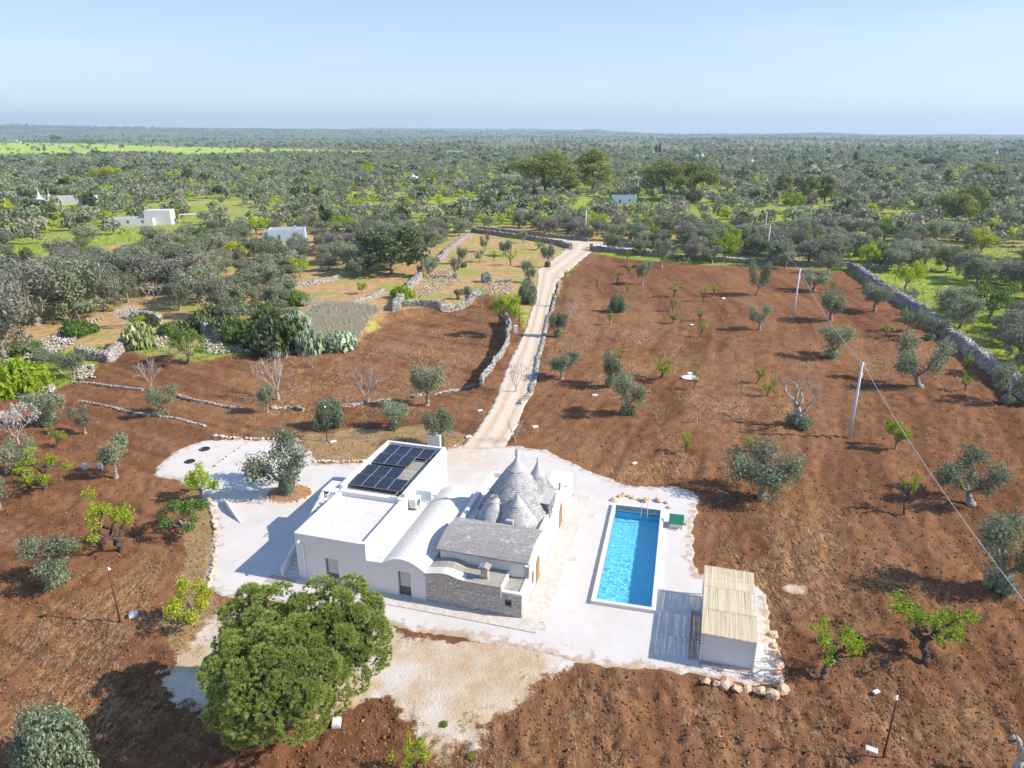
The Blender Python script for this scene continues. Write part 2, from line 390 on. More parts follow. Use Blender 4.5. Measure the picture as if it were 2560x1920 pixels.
# tillage passes: long curved bands following the field
wx = X+6*np.sin(Y/26.)+2.5*fbm(X/14, Y/14, 61); wy = Y
east_ = sm((X-2)/6)
uu = np.where(X > 0, wx*.93-wy*.20, wx*.45+wy*.95); vv = np.where(X > 0, wx*.20+wy*.93, wx*.95-wy*.35)
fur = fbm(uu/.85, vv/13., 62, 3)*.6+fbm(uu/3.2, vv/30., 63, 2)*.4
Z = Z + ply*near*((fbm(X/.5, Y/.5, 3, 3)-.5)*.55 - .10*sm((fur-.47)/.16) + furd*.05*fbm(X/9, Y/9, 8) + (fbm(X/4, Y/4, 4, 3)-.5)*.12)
Z = Z + (1-ply)*near*(fbm(X/1.5, Y/1.5, 5)-.5)*.05*(1-sand)
yd = polydist(X, Y, YARD)
DRVP = GP([(a*K, b*K) for a, b in [(990,972),(1030,930),(1062,880),(1085,820),(1105,770),(1120,745),(1137,705),(1152,650),(1163,600),(1158,585),(1185,566),(1205,552),(1218,541),(1222,527),(1235,521),(1330,524),(1284,530),(1278,545),(1262,556),(1240,575),(1210,600),(1202,618),(1190,650),(1180,700),(1172,735),(1165,780),(1148,830),(1140,860),(1120,915),(1090,972)]])
dd_ = polydist(X, Y, DRVP); Z = Z*(1-sm((dd_+1.2)/1.0))+(-.10)*sm((dd_+.5)/.6)
Z = np.where(yd > -.4, Z*(1-sm((yd+.8)/1.0))-.06*sm((yd+.2)/.4), Z)
POOL_C = (9.66, 48.27); POOL_A = R(-14.0)
pu = (X-POOL_C[0])*math.cos(POOL_A)+(Y-POOL_C[1])*math.sin(POOL_A); pv = -(X-POOL_C[0])*math.sin(POOL_A)+(Y-POOL_C[1])*math.cos(POOL_A)
inpool = (np.abs(pu) < 2.7) & (np.abs(pv) < 7.6)
Z = np.where(inpool, -2.3, Z)
idx = np.arange(nr*ncl).reshape(nr, ncl)
F = np.stack([idx[:-1, :-1], idx[:-1, 1:], idx[1:, 1:], idx[1:, :-1]], -1).reshape(-1, 4)
t = NT('ground_cover', 1.0, .05)
geo = t.n('NewGeometry'); pos = geo.outputs['Position']
aS, aT, aN, aD, aM, aW = [t.attr(k) for k in ('soil','tan','sand','dirt','mead','straw')]
nbig = t.noise(.05, 6, .6, pos); nmid = t.noise(.6, 7, .65, pos); nfine = t.noise(5., 6, .65, pos); nhf = t.noise(18., 3, .6, pos)
mpf = t.n('Mapping'); mpf.inputs['Rotation'].default_value = (0, 0, R(12)); mpf.inputs['Scale'].default_value = (2.2, .5, 1); t.l(pos, mpf.inputs['Vector'])
nedge = t.math('MULTIPLY', t.math('SUBTRACT', t.noise(1.7, 8, .75, pos), .5), 1.5)
aN = t.mr(t.math('ADD', aN, nedge), .36, .62); aD = t.mr(t.math('ADD', aD, nedge), .38, .62)
nstr = t.noise(1.0, 7, .7, mpf.outputs[0])
grove = t.mix(t.mr(nbig, .38, .60), (.28,.36,.06), t.mix(t.mr(nmid, .35, .65), (.42,.45,.06), (.20,.25,.07)))
grove = t.mix(t.mr(t.noise(.021, 5, .6, pos), .50, .62, 0, .8), grove, (.42,.30,.15))
tanc = t.mix(t.mr(nmid, .35, .65), (.54,.36,.17), (.40,.23,.11))
tanc = t.mix(t.mr(t.noise(.11, 6, .65, pos), .49, .60, 0, .85), tanc, (.28,.33,.06))
sx = t.n('SeparateXYZ'); t.l(pos, sx.inputs[0]); farf = t.mr(sx.outputs[1], 500, 1600)
grove = t.mix(farf, grove, t.mix(t.mr(t.noise(.006, 6, .65, pos), .4, .6), (.145,.165,.09), (.24,.26,.13)))
base = t.mix(aT, grove, tanc)
mea = t.mix(t.mr(t.noise(.02, 5, .6, pos), .4, .6), (.30,.46,.08), (.50,.56,.10))
base = t.mix(aM, base, mea)
so = t.mix(t.mr(nmid, .3, .7), (.265,.120,.056), (.140,.062,.030))
so = t.mix(t.mr(t.noise(.045, 5, .6, pos), .40, .62, 0, .6), so, (.28,.135,.062))
so = t.mix(t.mr(nstr, .52, .68, 0, .4), so, (.31,.165,.08))
so = t.mix(t.mr(nfine, .56, .70, 0, .45), so, (.36,.20,.10))
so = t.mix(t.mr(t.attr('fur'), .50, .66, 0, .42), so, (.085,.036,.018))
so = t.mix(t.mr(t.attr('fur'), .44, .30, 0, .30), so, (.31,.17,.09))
so = t.mix(t.math('MULTIPLY', aW, t.mr(t.noise(2.0, 7, .75, mpf.outputs[0]), .46, .62, .0, .8)), so, (.44,.30,.155))
vo = t.n('TexVoronoi', Scale=3.4); t.l(pos, vo.inputs['Vector'])
stone = t.math('MULTIPLY', t.math('LESS_THAN', vo.outputs['Distance'], .10), t.mr(t.noise(.35, 3, .5, pos), .48, .6))
so = t.mix(t.math('MULTIPLY', stone, .5), so, (.50,.36,.25))
base = t.mix(aS, base, so)
di = t.mix(t.mr(nmid, .35, .65), (.40,.27,.14), (.30,.18,.09))
di = t.mix(t.mr(nfine, .5, .62, 0, .5), di, (.24,.22,.10))
base = t.mix(aD, base, di)
sa = t.mix(t.mr(nmid, .35, .66), (.60,.48,.34), (.52,.36,.22))
sa = t.mix(t.mr(t.noise(.16, 6, .6, pos), .46, .62, 0, .9), sa, (.66,.60,.53))
sa = t.mix(t.mr(nfine, .58, .68, 0, .55), sa, (.40,.27,.15))
base = t.mix(aN, base, sa)
t.col(base)
t.bump(t.math('ADD', nfine, t.math('MULTIPLY', nhf, .6)), 0.75, .12)
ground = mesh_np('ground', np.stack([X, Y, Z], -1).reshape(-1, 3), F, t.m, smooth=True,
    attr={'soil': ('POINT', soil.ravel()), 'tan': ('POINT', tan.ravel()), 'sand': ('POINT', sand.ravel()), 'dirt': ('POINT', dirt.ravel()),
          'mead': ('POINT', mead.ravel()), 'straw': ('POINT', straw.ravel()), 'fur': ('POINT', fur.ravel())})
tag(ground, 'wide ground of ploughed red-brown soil, pale sand and spring grass running to the horizon', 'ground', kind='structure')
Zg = Z

def sheet(name, poly, z, mat, step=.25, wob=.18, label=None, seed=1, hole=None, edge=.03):
    """a thin ground covering with an irregular outline, as a fine grid clipped to the outline"""
    xs = [p[0] for p in poly]; ys = [p[1] for p in poly]
    gx = np.arange(min(xs)-1, max(xs)+1, step); gy = np.arange(min(ys)-1, max(ys)+1, step)
    A, B = np.meshgrid(gx, gy)
    d = polydist(A, B, poly)+(fbm(A/1.3, B/1.3, seed)-.5)*wob*4+(fbm(A/.35, B/.35, seed+3)-.5)*wob*2.5
    zz = terr(A, B)*0+z+(fbm(A/1.2, B/1.2, seed+5)-.5)*.03 - .16*sm((.15-d)/.3)
    if hole is not None: hm = hole(A, B)
    else: hm = np.zeros(A.shape, bool)
    ok = (d > -.25) & ~hm
    n0, n1 = A.shape; ii = np.arange(n0*n1).reshape(n0, n1)
    q = np.stack([ii[:-1, :-1], ii[:-1, 1:], ii[1:, 1:], ii[1:, :-1]], -1).reshape(-1, 4)
    q = q[ok.ravel()[q].all(1)]
    used = np.unique(q); mp = np.full(n0*n1, -1); mp[used] = np.arange(len(used))
    o = mesh_np(name, np.stack([A, B, zz], -1).reshape(-1, 3)[used], mp[q], mat, smooth=True, attr={'edge': ('POINT', np.clip(d, 0, 9).ravel()[used]), 'worn': ('POINT', np.maximum(np.exp(-((A-G(1175,1140)[0])/3.2)**2-((B-G(1175,1140)[1])/4.5)**2), .7*np.exp(-((A-G(1330,1640)[0])/2.)**2-((B-G(1330,1640)[1])/.8)**2)).ravel()[used])})
    return tag(o, label, None, kind='structure')
t = NT('white_limestone_gravel', .95, .1)
c = t.mix(t.mr(t.noise(.35, 7, .6), .35, .7), (.62,.575,.53), (.57,.52,.47))
c = t.mix(t.mr(t.noise(.13, 5, .6), .55, .72, 0, .55), c, (.62,.52,.42))
c = t.mix(t.mr(t.noise(7, 5, .7), .56, .68, 0, .6), c, (.50,.44,.38))
c = t.mix(t.mr(t.noise(1.6, 8, .75), .62, .72, 0, .7), c, (.40,.34,.28))
ed = t.attr('edge'); dust = t.math('SUBTRACT', t.mr(t.noise(1.1, 8, .75), .30, .72), t.math('MULTIPLY', ed, .62))
c = t.mix(t.mr(dust, .0, .45, 0, .85), c, (.44,.30,.19))
c = t.mix(t.math('MULTIPLY', t.attr('worn'), t.mr(t.noise(.7, 6, .7), .35, .6, .25, .9)), c, (.58,.44,.30))
c = t.mix(t.mr(t.noise(.8, 8, .8), .60, .66, 0, .45), c, (.50,.44,.37))
t.col(c); t.bump(t.noise(22, 4, .7), .4, .03); M['gravel'] = t.m
def pool_hole(A, B):
    a = (A-POOL_C[0])*math.cos(POOL_A)+(B-POOL_C[1])*math.sin(POOL_A); b = -(A-POOL_C[0])*math.sin(POOL_A)+(B-POOL_C[1])*math.cos(POOL_A)
    return (np.abs(a) < 2.15) & (np.abs(b) < 7.1)
sheet('gravel_yard', YARD, .03, M['gravel'], .14, .17, 'white gravel yard around the house and the pool', 3, hole=pool_hole)

# driveway: two worn tracks between pale edges
DRV_L = [(990,972),(1030,930),(1062,880),(1085,820),(1105,770),(1120,745),(1137,705),(1152,650),(1163,600),(1158,585),(1185,566),(1205,552),(1218,541),(1222,527),(1235,521)]
DRV_R = [(1090,972),(1120,915),(1140,860),(1148,830),(1165,780),(1172,735),(1180,700),(1190,650),(1202,618),(1210,600),(1240,575),(1262,556),(1278,545),(1284,530),(1330,524)]
def resample(pts, n):
    pts = np.array(pts, float); s = np.r_[0, np.cumsum(np.hypot(*np.diff(pts, axis=0).T))]
    tt = np.linspace(0, s[-1], n); return np.stack([np.interp(tt, s, pts[:, 0]), np.interp(tt, s, pts[:, 1])], -1)
L_ = np.array([TG(a*K, b*K)[:2] for a, b in DRV_L]); R_ = np.array([TG(a*K, b*K)[:2] for a, b in DRV_R])
def spl(P, n):
    tt = np.linspace(0, len(P)-1, n); k = np.arange(len(P)); return np.stack([np.interp(tt, k, P[:, 0]), np.interp(tt, k, P[:, 1])], -1)
nl, nw = 500, 26
LL, RR = spl(L_, nl), spl(R_, nl)
ker = np.hanning(31); ker /= ker.sum()
for A_ in (LL, RR):
    for k_ in (0, 1): A_[:, k_] = np.convolve(np.pad(A_[:, k_], 15, mode='edge'), ker, 'valid')
wj = (noise2(np.arange(nl)/3., np.zeros(nl), 4)-.5)[:, None]
LL = LL+(LL-RR)*.08*wj; RR = RR-(LL-RR)*.08*wj[::-1]
tt = np.linspace(0, 1, nw)
P = LL[:, None, :]*(1-tt[None, :, None])+RR[:, None, :]*tt[None, :, None]
drz = np.full((nl, nw), .07) + (fbm(P[..., 0], P[..., 1], 6)-.5)*.05 - .05*np.exp(-((tt-.28)/.08)**2)[None]-.05*np.exp(-((tt-.72)/.08)**2)[None]
drz[:, 0] -= .12; drz[:, -1] -= .12
ii = np.arange(nl*nw).reshape(nl, nw)
q = np.stack([ii[:-1, :-1], ii[:-1, 1:], ii[1:, 1:], ii[1:, :-1]], -1).reshape(-1, 4)
t = NT('driveway_tracks', .95, .1)
u = t.attr('across')
jit = t.math('ADD', u, t.math('MULTIPLY', t.math('SUBTRACT', t.noise(.5, 5), .5), .12))
c = t.ramp(jit, [(0,(.50,.42,.32)),(.12,(.62,.53,.43)),(.27,(.58,.43,.29)),(.40,(.62,.50,.37)),(.5,(.64,.56,.46)),(.6,(.62,.50,.37)),(.73,(.58,.43,.29)),(.88,(.62,.53,.43)),(1,(.50,.42,.32))])
c = t.mix(t.mr(t.noise(1.5, 7, .7), .5, .7, 0, .5), c, (.60,.46,.33)); t.col(c); t.bump(t.noise(15, 5), .5, .04)
drv = mesh_np('driveway', np.concatenate([P, drz[..., None]], -1).reshape(-1, 3), q, t.m, smooth=True, attr={'across': ('POINT', np.tile(tt, nl))})
tag(drv, 'pale dirt driveway with two worn orange wheel tracks leading from the house to the gate', kind='structure')
DRV_POLY = [tuple(p) for p in LL]+[tuple(p) for p in RR[::-1]]

# country lane beyond the gate
def ribbon(name, pts, w, z, mat, label):
    pts = resample(pts, 80); d = np.gradient(pts, axis=0); nn = np.stack([-d[:, 1], d[:, 0]], -1); nn /= np.linalg.norm(nn, axis=1)[:, None]
    V = np.concatenate([np.c_[pts+nn*w/2, np.full(80, z)], np.c_[pts-nn*w/2, np.full(80, z)]])
    V[:, 2] += terr(V[:, 0], V[:, 1])
    i = np.arange(79); o = mesh_np(name, V, np.stack([i, i+1, i+81, i+80], -1), mat)
    return tag(o, label, kind='structure')
ribbon('lane', GP([(1150,574),(1280,588),(1440,605),(1490,612),(1600,628),(1760,642),(1900,650)]), 3.2, .05, M['concrete'], 'narrow pale lane running past the gate between dry stone walls')

# ------------------------------------------------ house (own axes: u along the front, v back)
HA = R(-16.0); HO = (.66, 40.11, 0.0)
villa = empty('villa', HO, HA)
tag(villa, 'white flat and vaulted roofed house with stone cones beside the pool', 'house')
W_ = M['white']
def hb(name, x0, x1, y0, y1, z0, z1, mat=None, bevel=.025, parent=villa):
    return MB().box(x0, x1, y0, y1, z0, z1).build(name, mat or W_, parent, bevel=bevel)
# left block, front wall with door opening (door -15.2..-14.1)
m = MB(); m.box(-17.55,-15.2,0,.35,0,3.95).box(-15.2,-14.1,0,.35,2.2,3.95).box(-14.1,-11.75,0,.35,0,3.95).box(-15.2,-14.1,0,.35,0,.08)
m.build('front_wall', W_, villa)
hb('side_wall', -17.55,-17.25,.353,6.6,0,3.95); hb('side_wall', -12.0,-11.75,.353,6.6,0,3.95)
hb('flat_roof', -17.247,-12.003,.353,6.6,3.3,3.62, M['slab_white'], 0)
hb('divider_wall', -17.55,-11.75,6.603,7.05,0,4.02)
hb('rear_room_wall', -17.7,-17.4,7.053,16.0,0,4.35); hb('rear_room_wall', -12.05,-11.75,7.053,16.0,0,4.35)
hb('rear_room_wall', -17.7,-11.75,16.003,16.3,0,4.35)
hb('flat_roof', -17.397,-12.053,7.053,16.0,3.3,3.68, M['slab_tan'], 0)
hb('parapet_cap', -12.02,-11.72,.0,6.55,3.952,3.99)
hb('parapet_cap', -17.58,-17.3,.0,6.55,3.952,3.97)
# middle block with the long vaulted roof
def vault_prof(z_base, n=18):
    pr = [(-11.745, 2.62), (-10.5, 2.66)]
    for i in range(1, n+1):
        a = i/n; x = -10.5+3.35*a; z = 2.66+.62*math.sin(math.pi*min(1, a*1.0))**.9 - .22*a*a
        pr.append((x, z))
    return pr
VP = vault_prof(0)
m = MB()
prof = [(-7.15, 0.)]+VP[::-1]+[(-11.745, 0.)]
# front wall (with opening for second door -9.3..-8.3): three pieces
def clip(prof_top, x0, x1):
    xs = [x0]+[p[0] for p in prof_top if x0 < p[0] < x1]+[x1]
    zs = np.interp(xs, [p[0] for p in prof_top], [p[1] for p in prof_top]); return list(zip(xs, zs))
for x0, x1, zb in ((-11.745,-9.3,0),(-9.3,-8.3,2.2),(-8.3,-7.15,0)):
    tp = clip(VP, x0, x1); m.prism([(x0, zb), (x1, zb)]+tp[::-1], 'y', 0, .35)
m.box(-9.3,-8.3,0,.35,0,.08)
m.build('front_wall', W_, villa)
m = MB(); n = len(VP)
tp = VP; lo = [(x, z-.25) for x, z in VP]
m.prism(lo+tp[::-1], 'y', .352, 11.2); m.build('vaulted_roof', M['slab_white'], villa)
m = MB(); m.prism([(-11.745,0),(-7.15,0)]+VP[::-1], 'y', 11.203, 11.5); m.build('rear_wall', W_, villa)
hb('side_wall', -7.4,-7.15,.353,11.2,0,2.2)
# low ledge piece between vault and trulli
hb('roof_ledge', -7.147,-6.9,6.2,11.4,0,3.0); 
# glass doors, recessed
for x0, x1 in ((-15.2,-14.1), (-9.3,-8.3)):
    d = empty('glass_door', (0,0,0)); d.parent = villa
    f = MB(); f.box(x0,x0+.08,.2,.27,.08,2.2).box(x1-.08,x1,.2,.27,.08,2.2).box(x0+.08,x1-.08,.2,.27,2.1,2.2).box(x0+.08,x1-.08,.2,.27,.08,.16).box(x0+.08,x1-.08,.2,.27,.72,.8)
    f.box(x0+.08,x1-.08,.225,.245,.16,.72)
    f.build('frame', M['dark_frame'], d)
    MB().box(x0+.08,x1-.08,.225,.245,.8,2.1).build('pane', None or M.setdefault('pane', simple('door_glass', (.45,.42,.42), .08, .02, spec=.8)), d)
    hb('door_sill', x0,x1,-.06,.198,.081,.11, M['concrete'], 0)
# drain pipe and wall lamp, small wall fittings
MB().tube((-16.9,-.07,0),(-16.9,-.07,3.1),.05,.05,10).tube((-16.9,-.07,3.1),(-17.1,-.02,3.35),.05,.05,8).build('drainpipe', M['lampw'], villa, smooth=False)
m = MB(); m.box(-17.25,-17.1,-.12,-.003,3.35,3.5); m.tube((-17.17,-.1,3.42),(-17.17,-.28,3.3),.05,.09,10); wl = m.build('wall_lamp', M['lampw'], villa)
MB().box(-17.2,-17.14,-.16,-.121,3.48,3.53).build('sensor', M['rust'], wl)
for x, z in ((-12.1,.45),(-10.2,.5),(-16.2,2.2),(-7.6,2.0)): MB().box(x-.05,x+.05,-.03,-.003,z,z+.1).build('socket', M['concrete'], villa)
# outside stairs on the left
m = MB(); ns = 20
for i in range(ns):
    v0 = -.15+i*.29; m.box(-18.75,-17.703 if v0 > 7 else -17.553, v0, v0+.289, 0, .17*(i+1)-.0)
m.build('stair_flight', M['concrete'], villa)
m = MB(); m.prism([(-.3,0),(8.1,0),(8.1,3.9),(6.1,3.9),(5.6,3.55),(-.3,.75)], 'x', -18.95, -18.753); m.build('stair_wall', W_, villa, bevel=.02)
hb('landing_floor', -18.75,-17.72,5.66,6.3,3.2,3.42, W_, 0)
m = MB(); m.box(-18.75,-17.72,6.303,6.45,3.42,3.7).box(-18.75,-17.72,7.95,8.1,0,3.9).box(-17.9,-17.72,6.453,7.947,0,3.9); m.build('roof_box_wall', W_, villa)
hb('roof_box_cover', -18.98,-17.72,6.3,8.12,3.91,4.0, W_, 0)
hb('roof_box_back', -18.75,-17.93,6.9,7.1,3.42,3.905)
m = MB(); 
for i in range(8): m.tube((-17.65,5.0+i*.14,3.95),(-17.65,5.0+i*.14,4.45),.014,.014,5)
m.box(-17.67,-17.63,4.98,6.02,4.45,4.49); m.build('roof_railing', M['lampw'], villa)
# taller room with the grey barrel roof
hb('hall_wall', -6.75,-.25,2.0,5.9,0,3.4)
def croof(n=14):
    out = []
    for i in range(n+1):
        a = i/n; v = 1.72+a*4.5; out.append((v, 3.42+.62*math.sin(math.pi*(.08+.80*a))-.155))
    return out
cr = croof(); m = MB(); m.prism([(v, z-.12) for v, z in cr]+cr[::-1], 'x', -6.95, -.0); m.build('stone_barrel_roof', M['slab_grey'], villa)
m = MB(); m.prism([(2.0,3.38),(5.9,3.38)]+[(v, z-.125) for v, z in cr if 2.0 < v < 5.9][::-1], 'x', -6.75, -.25); m.build('gable_fill', W_, villa)
# lower stone annex in front
DP = [(-7.147,2.42),(-6.9,2.46),(-6.4,2.58),(-5.9,2.66),(-5.4,2.66),(-5.0,2.56),(-4.6,2.42),(-4.2,2.38),(-1.55,2.38)]
m = MB(); m.prism([(-7.147,0),(-1.55,0)]+[(x, z-.1) for x, z in DP][::-1], 'y', 0.0, .5)
m.box(-1.55,-1.22,0,.5,0,1.88).box(-.72,0,0,.5,0,1.88).box(-1.22,-.72,0,.5,0,.85).box(-1.22,-.72,0,.5,1.45,1.88)
fs = m.build('stone_front_wall', M['facade_stone'], villa)
m = MB(); m.prism([(x, z-.098) for x, z in DP]+DP[::-1], 'y', -.06, 1.98); lr = m.build('stone_lower_roof', M['slab_tan'], villa)
m = MB(); wp = [p for p in DP if p[0] <= -4.2]; m.prism([(x, z+.002) for x, z in wp]+[(x, z+.03) for x, z in wp][::-1], 'y', -.062, .75); m.build('whitewashed_roof_edge', M['white_roof'], villa)
hb('annex_side_wall', -1.7,-1.553,.5,1.98,1.5,2.36)
hb('roof_step_wall', -1.549,-1.42,-.03,1.98,1.5,2.42)
hb('side_stone_wall', -.35,0,.503,1.98,0,1.88)
hb('terrace_roof', -1.417,-.25,.25,1.98,1.9,1.96, M['slab_tan'], 0)
hb('roof_parapet', -1.417,.03,-.03,.247,1.885,2.05); hb('roof_parapet', -.247,.03,.25,1.98,1.885,2.04)
win = empty('small_window', (0,0,0)); win.parent = villa
m = MB(); m.box(-1.22,-1.17,.22,.28,.85,1.45).box(-.77,-.72,.22,.28,.85,1.45).box(-1.17,-.77,.22,.28,.85,.9).box(-1.17,-.77,.22,.28,1.4,1.45); m.build('frame', M['dark_frame'], win)
MB().box(-1.17,-.77,.24,.26,.9,1.4).build('pane', M.setdefault('dark_glass', simple('dark_glass', (.05,.055,.07), .1, .05, spec=.8)), win)
hb('window_sill', -1.26,-.68,-.04,.1,.8,.848, M['paving'], 0)
for x in (-4.6,-3.7,-3.15,-2.72,-1.95): hb('beam_stub', x-.13,x+.1,-.1,-.003,1.42-.02*x,1.5-.02*x, M['white'], 0)
ch = hb('chimney', -3.15,-2.62,.55,.95,2.35,3.25, M['facade_stone'])
m = MB(); m.prism([(-3.3,3.25),(-2.47,3.25),(-2.47,3.29),(-2.885,3.45),(-3.3,3.29)], 'y', .42, 1.1); m.build('chimney_cap', M['slab_grey'], ch)
# right side wall with arched doors, roof terrace of the cones
hb('base_wall', -6.9,-.3,5.95,15.2,0,2.7)
hb('terrace_roof', -6.6,-.55,6.3,14.9,2.703,2.74, M['white_roof'], 0)
hb('roof_parapet', -6.9,-6.62,6.3,14.9,2.703,3.25); hb('roof_parapet', -.53,-.28,5.95,9.3,2.703,3.05); hb('roof_parapet', -6.9,-1.6,14.92,15.2,2.703,3.15)
hb('side_room', -.29,-.05,2.3,15.2,0,2.55); hb('rear_porch', -1.75,-.02,15.21,17.8,0,2.55)
hb('porch_roof', -1.8,.05,15.15,17.85,2.553,2.66, M['white_roof'], 0)
for v0, w, h in ((4.3,.9,2.1),(12.4,1.0,2.1),(3.0,.4,.9)):
    z0 = 0 if h > 1 else .9
    pr = [(v0, z0), (v0+w, z0)]+[(v0+w/2+w/2*math.cos(a), z0+h-w/2+w/2*math.sin(a)) for a in np.linspace(0, math.pi, 9)]
    MB().prism(pr, 'x', -.048, .02).build('arched_door' if h > 1 else 'arched_window', M['wood'], villa)
hb('corner_quoin', -.3,.015,1.9,2.35,0,3.0, M['facade_stone'], 0)
# stone block beside the big cone, small posts
hb('stepped_stone_block', -1.25,-.3,9.3,11.6,2.742,3.95, M['cone'], .02)
hb('block_cap', -1.3,-.25,9.25,11.65,3.953,4.02, M['cone_plaster'], .02)
MB().tube((-.45,14.2,2.74),(-.45,14.2,3.35),.08,.07,8).build('roof_post', M['wood'], villa)
# trullo cones: courses of stone as real steps
def cone(name, u, v, z0, r0, h, cap=.28, flare=1.25, tilt=(0,0), top_r=.1, finial=True, seed=0, course=.115):
    nc = int(h*(1-cap)/course); na = 72; rows = []
    for i in range(nc):
        a0 = i/nc; zz = z0+h*(1-cap)*a0; zn = z0+h*(1-cap)*(i+1)/nc
        def rad(a): return top_r+(r0-top_r)*(1-a*(1-cap))**flare*(1+.05*math.sin(math.pi*min(1, a)))
        ra = rad(a0); rb = rad(a0)-.012
        rows.append((zz, ra+.006)); rows.append((zn-.012, rb))
    r1 = rows[-1][1]; zt = z0+h
    for i in range(13):
        a = i/12; rows.append((z0+h*(1-cap)+h*cap*a, (r1-.0)*(1-a)**1.45+top_r*a))
    if finial:
        for dz, rr in ((.0,top_r),(.05,top_r*1.0),(.1,top_r*1.7),(.16,top_r*1.7),(.2,top_r*.7)): rows.append((zt+dz, rr))
    V = []; UV = []
    rnd = np.random.default_rng(seed); pert = 1+.012*rnd.standard_normal((len(rows), na))
    for k, (z, rr) in enumerate(rows):
        for j in range(na):
            th = 2*math.pi*j/na; r_ = rr*(pert[k//2*2 if k < 2*nc else k, j] if k < 2*nc else 1.0)
            f = (z-z0)/h; V.append((u+tilt[0]*f+r_*math.cos(th), v+tilt[1]*f+r_*math.sin(th), z))
    Fc = []; 
    for k in range(len(rows)-1):
        for j in range(na):
            j2 = (j+1) % na; Fc.append((k*na+j, k*na+j2, (k+1)*na+j2, (k+1)*na+j))
            ru = max(.3, rows[k][1])
            for jj, kk in ((j,k),(j+1,k),(j+1,k+1),(j,k+1)): UV.append((jj/na*2*math.pi*r0*.8, (rows[kk][0]-z0)*1.0/1.0))
    mi = [0 if f_ // na < 2*nc else 1 for f_ in range(len(Fc))]
    o = mesh_np(name, V, Fc, [M['cone'], M['cone_plaster']], mi, villa, uv=UV)
    bm = bmesh.new(); bm.from_mesh(o.data); bm.verts.ensure_lookup_table()
    bm.faces.new([bm.verts[(len(rows)-1)*na+j] for j in range(na)]); bm.to_mesh(o.data); bm.free()
    return o
bc = cone('trullo_cone', -3.25, 10.0, 2.6, 3.05, 4.9, .22, 1.0, (.1,.0), .10, seed=1)
m = MB(); bz = 7.72
m.tube((-3.15,10,bz-.05),(-3.15,10,bz+.22),.17,.10,10); m.tube((-3.15,10,bz+.22),(-3.15,10,bz+.34),.16,.16,10); m.tube((-3.15,10,bz+.34),(-3.15,10,bz+.55),.05,.07,8); m.build('pinnacle', M['cone_plaster'], bc)
cone('trullo_cone', -2.45, 7.9, 2.6, 1.75, 2.75, .34, 1.15, (-.1,.05), .05, finial=False, seed=2)
cone('trullo_cone', -4.75, 7.75, 2.6, 1.25, 2.25, .16, 1.05, (.35,.1), .33, finial=False, seed=3)
cb = cone('trullo_cone', -2.2, 13.1, 2.6, 1.7, 3.2, .42, 1.35, (0,.1), .07, finial=True, seed=4)
hb('plaster_strip', -4.1,-3.35,8.1,8.25,4.3,4.5)
cf = hb('cone_vent', -3.05,-2.45,6.35,6.65,2.743,3.75, M['cone_plaster'], .02)
# crazy paved strip around the house
pav = MB(); pav.box(-14.5,1.35,-1.15,-.005,-.05,.09).box(.02,1.6,.0,18.6,-.05,.088)
tag(pav.build('paved_strip', M['paving'], None), 'beige crazy-paved strip along the front and pool side of the house', kind='structure').matrix_world = Matrix.Translation(HO) @ Matrix.Rotation(HA, 4, 'Z')
hm = Matrix.Translation(HO) @ Matrix.Rotation(HA, 4, 'Z')
def hw(u, v, z=0.): return hm @ Vector((u, v, z))
pt = MB(); pt.box(-19.8,-17.6,-1.2,-.31,-.02,.06)
tag(pt.build('stair_paving', M['terracotta_tile'], None), 'small paved pad at the foot of the outside stairs', kind='structure').matrix_world = hm

# air conditioner and glass screen on the roof
ac = empty('air_conditioner', hw(-11.35, 8.0, 2.66), HA+R(-4)); tag(ac, 'white air conditioning outdoor unit standing on the middle roof', 'air conditioner')
MB().box(-.32,.32,-.45,.45,.12,.95).build('casing', M['lampw'], ac, bevel=.02)
m = MB(); m.box(.325,.335,-.32,.32,.2,.85)
MB().tube((.32,0,.53),(.345,0,.53),.3,.3,24).build('fan_grille', M['dark_frame'], ac)
m = MB(); [m.box(-.28,.28,-.462,-.452,.2+i*.09,.25+i*.09) for i in range(8)]; m.build('side_grille', M['concrete'], ac)
for s in (-.35, .35): MB().box(-.3,.3,s-.03,s+.03,0,.12).build('foot', M['rust'], ac)
sc_ = empty('roof_screen', hw(-11.15, 9.25, 2.66), HA); tag(sc_, 'low translucent screen standing behind the air conditioner', 'screen')
MB().box(-.75,.75,-.02,.02,.05,.95).build('panel', simple('frosted_panel', (.62,.70,.78), .3, .03), sc_)
for s in (-.75,.7): MB().box(s,s+.05,-.04,.04,0,1.0).build('post', M['lampw'], sc_)
hb('roof_hatch', -11.4,-10.3,10.2,11.1,2.65,2.78)
m = MB(); m.path([(-11.2,.6,2.72),(-10.7,.6,2.72),(-10.7,.5,2.72)], [.02]*3, 5); m.build('roof_bracket', M['steel'], villa)
m = MB(); m.path([(-12.9,6.7,4.1),(-12.2,6.7,4.12),(-12.0,6.9,4.3)], [.05]*3, 6); m.build('roof_pipe', M['steel'], villa)
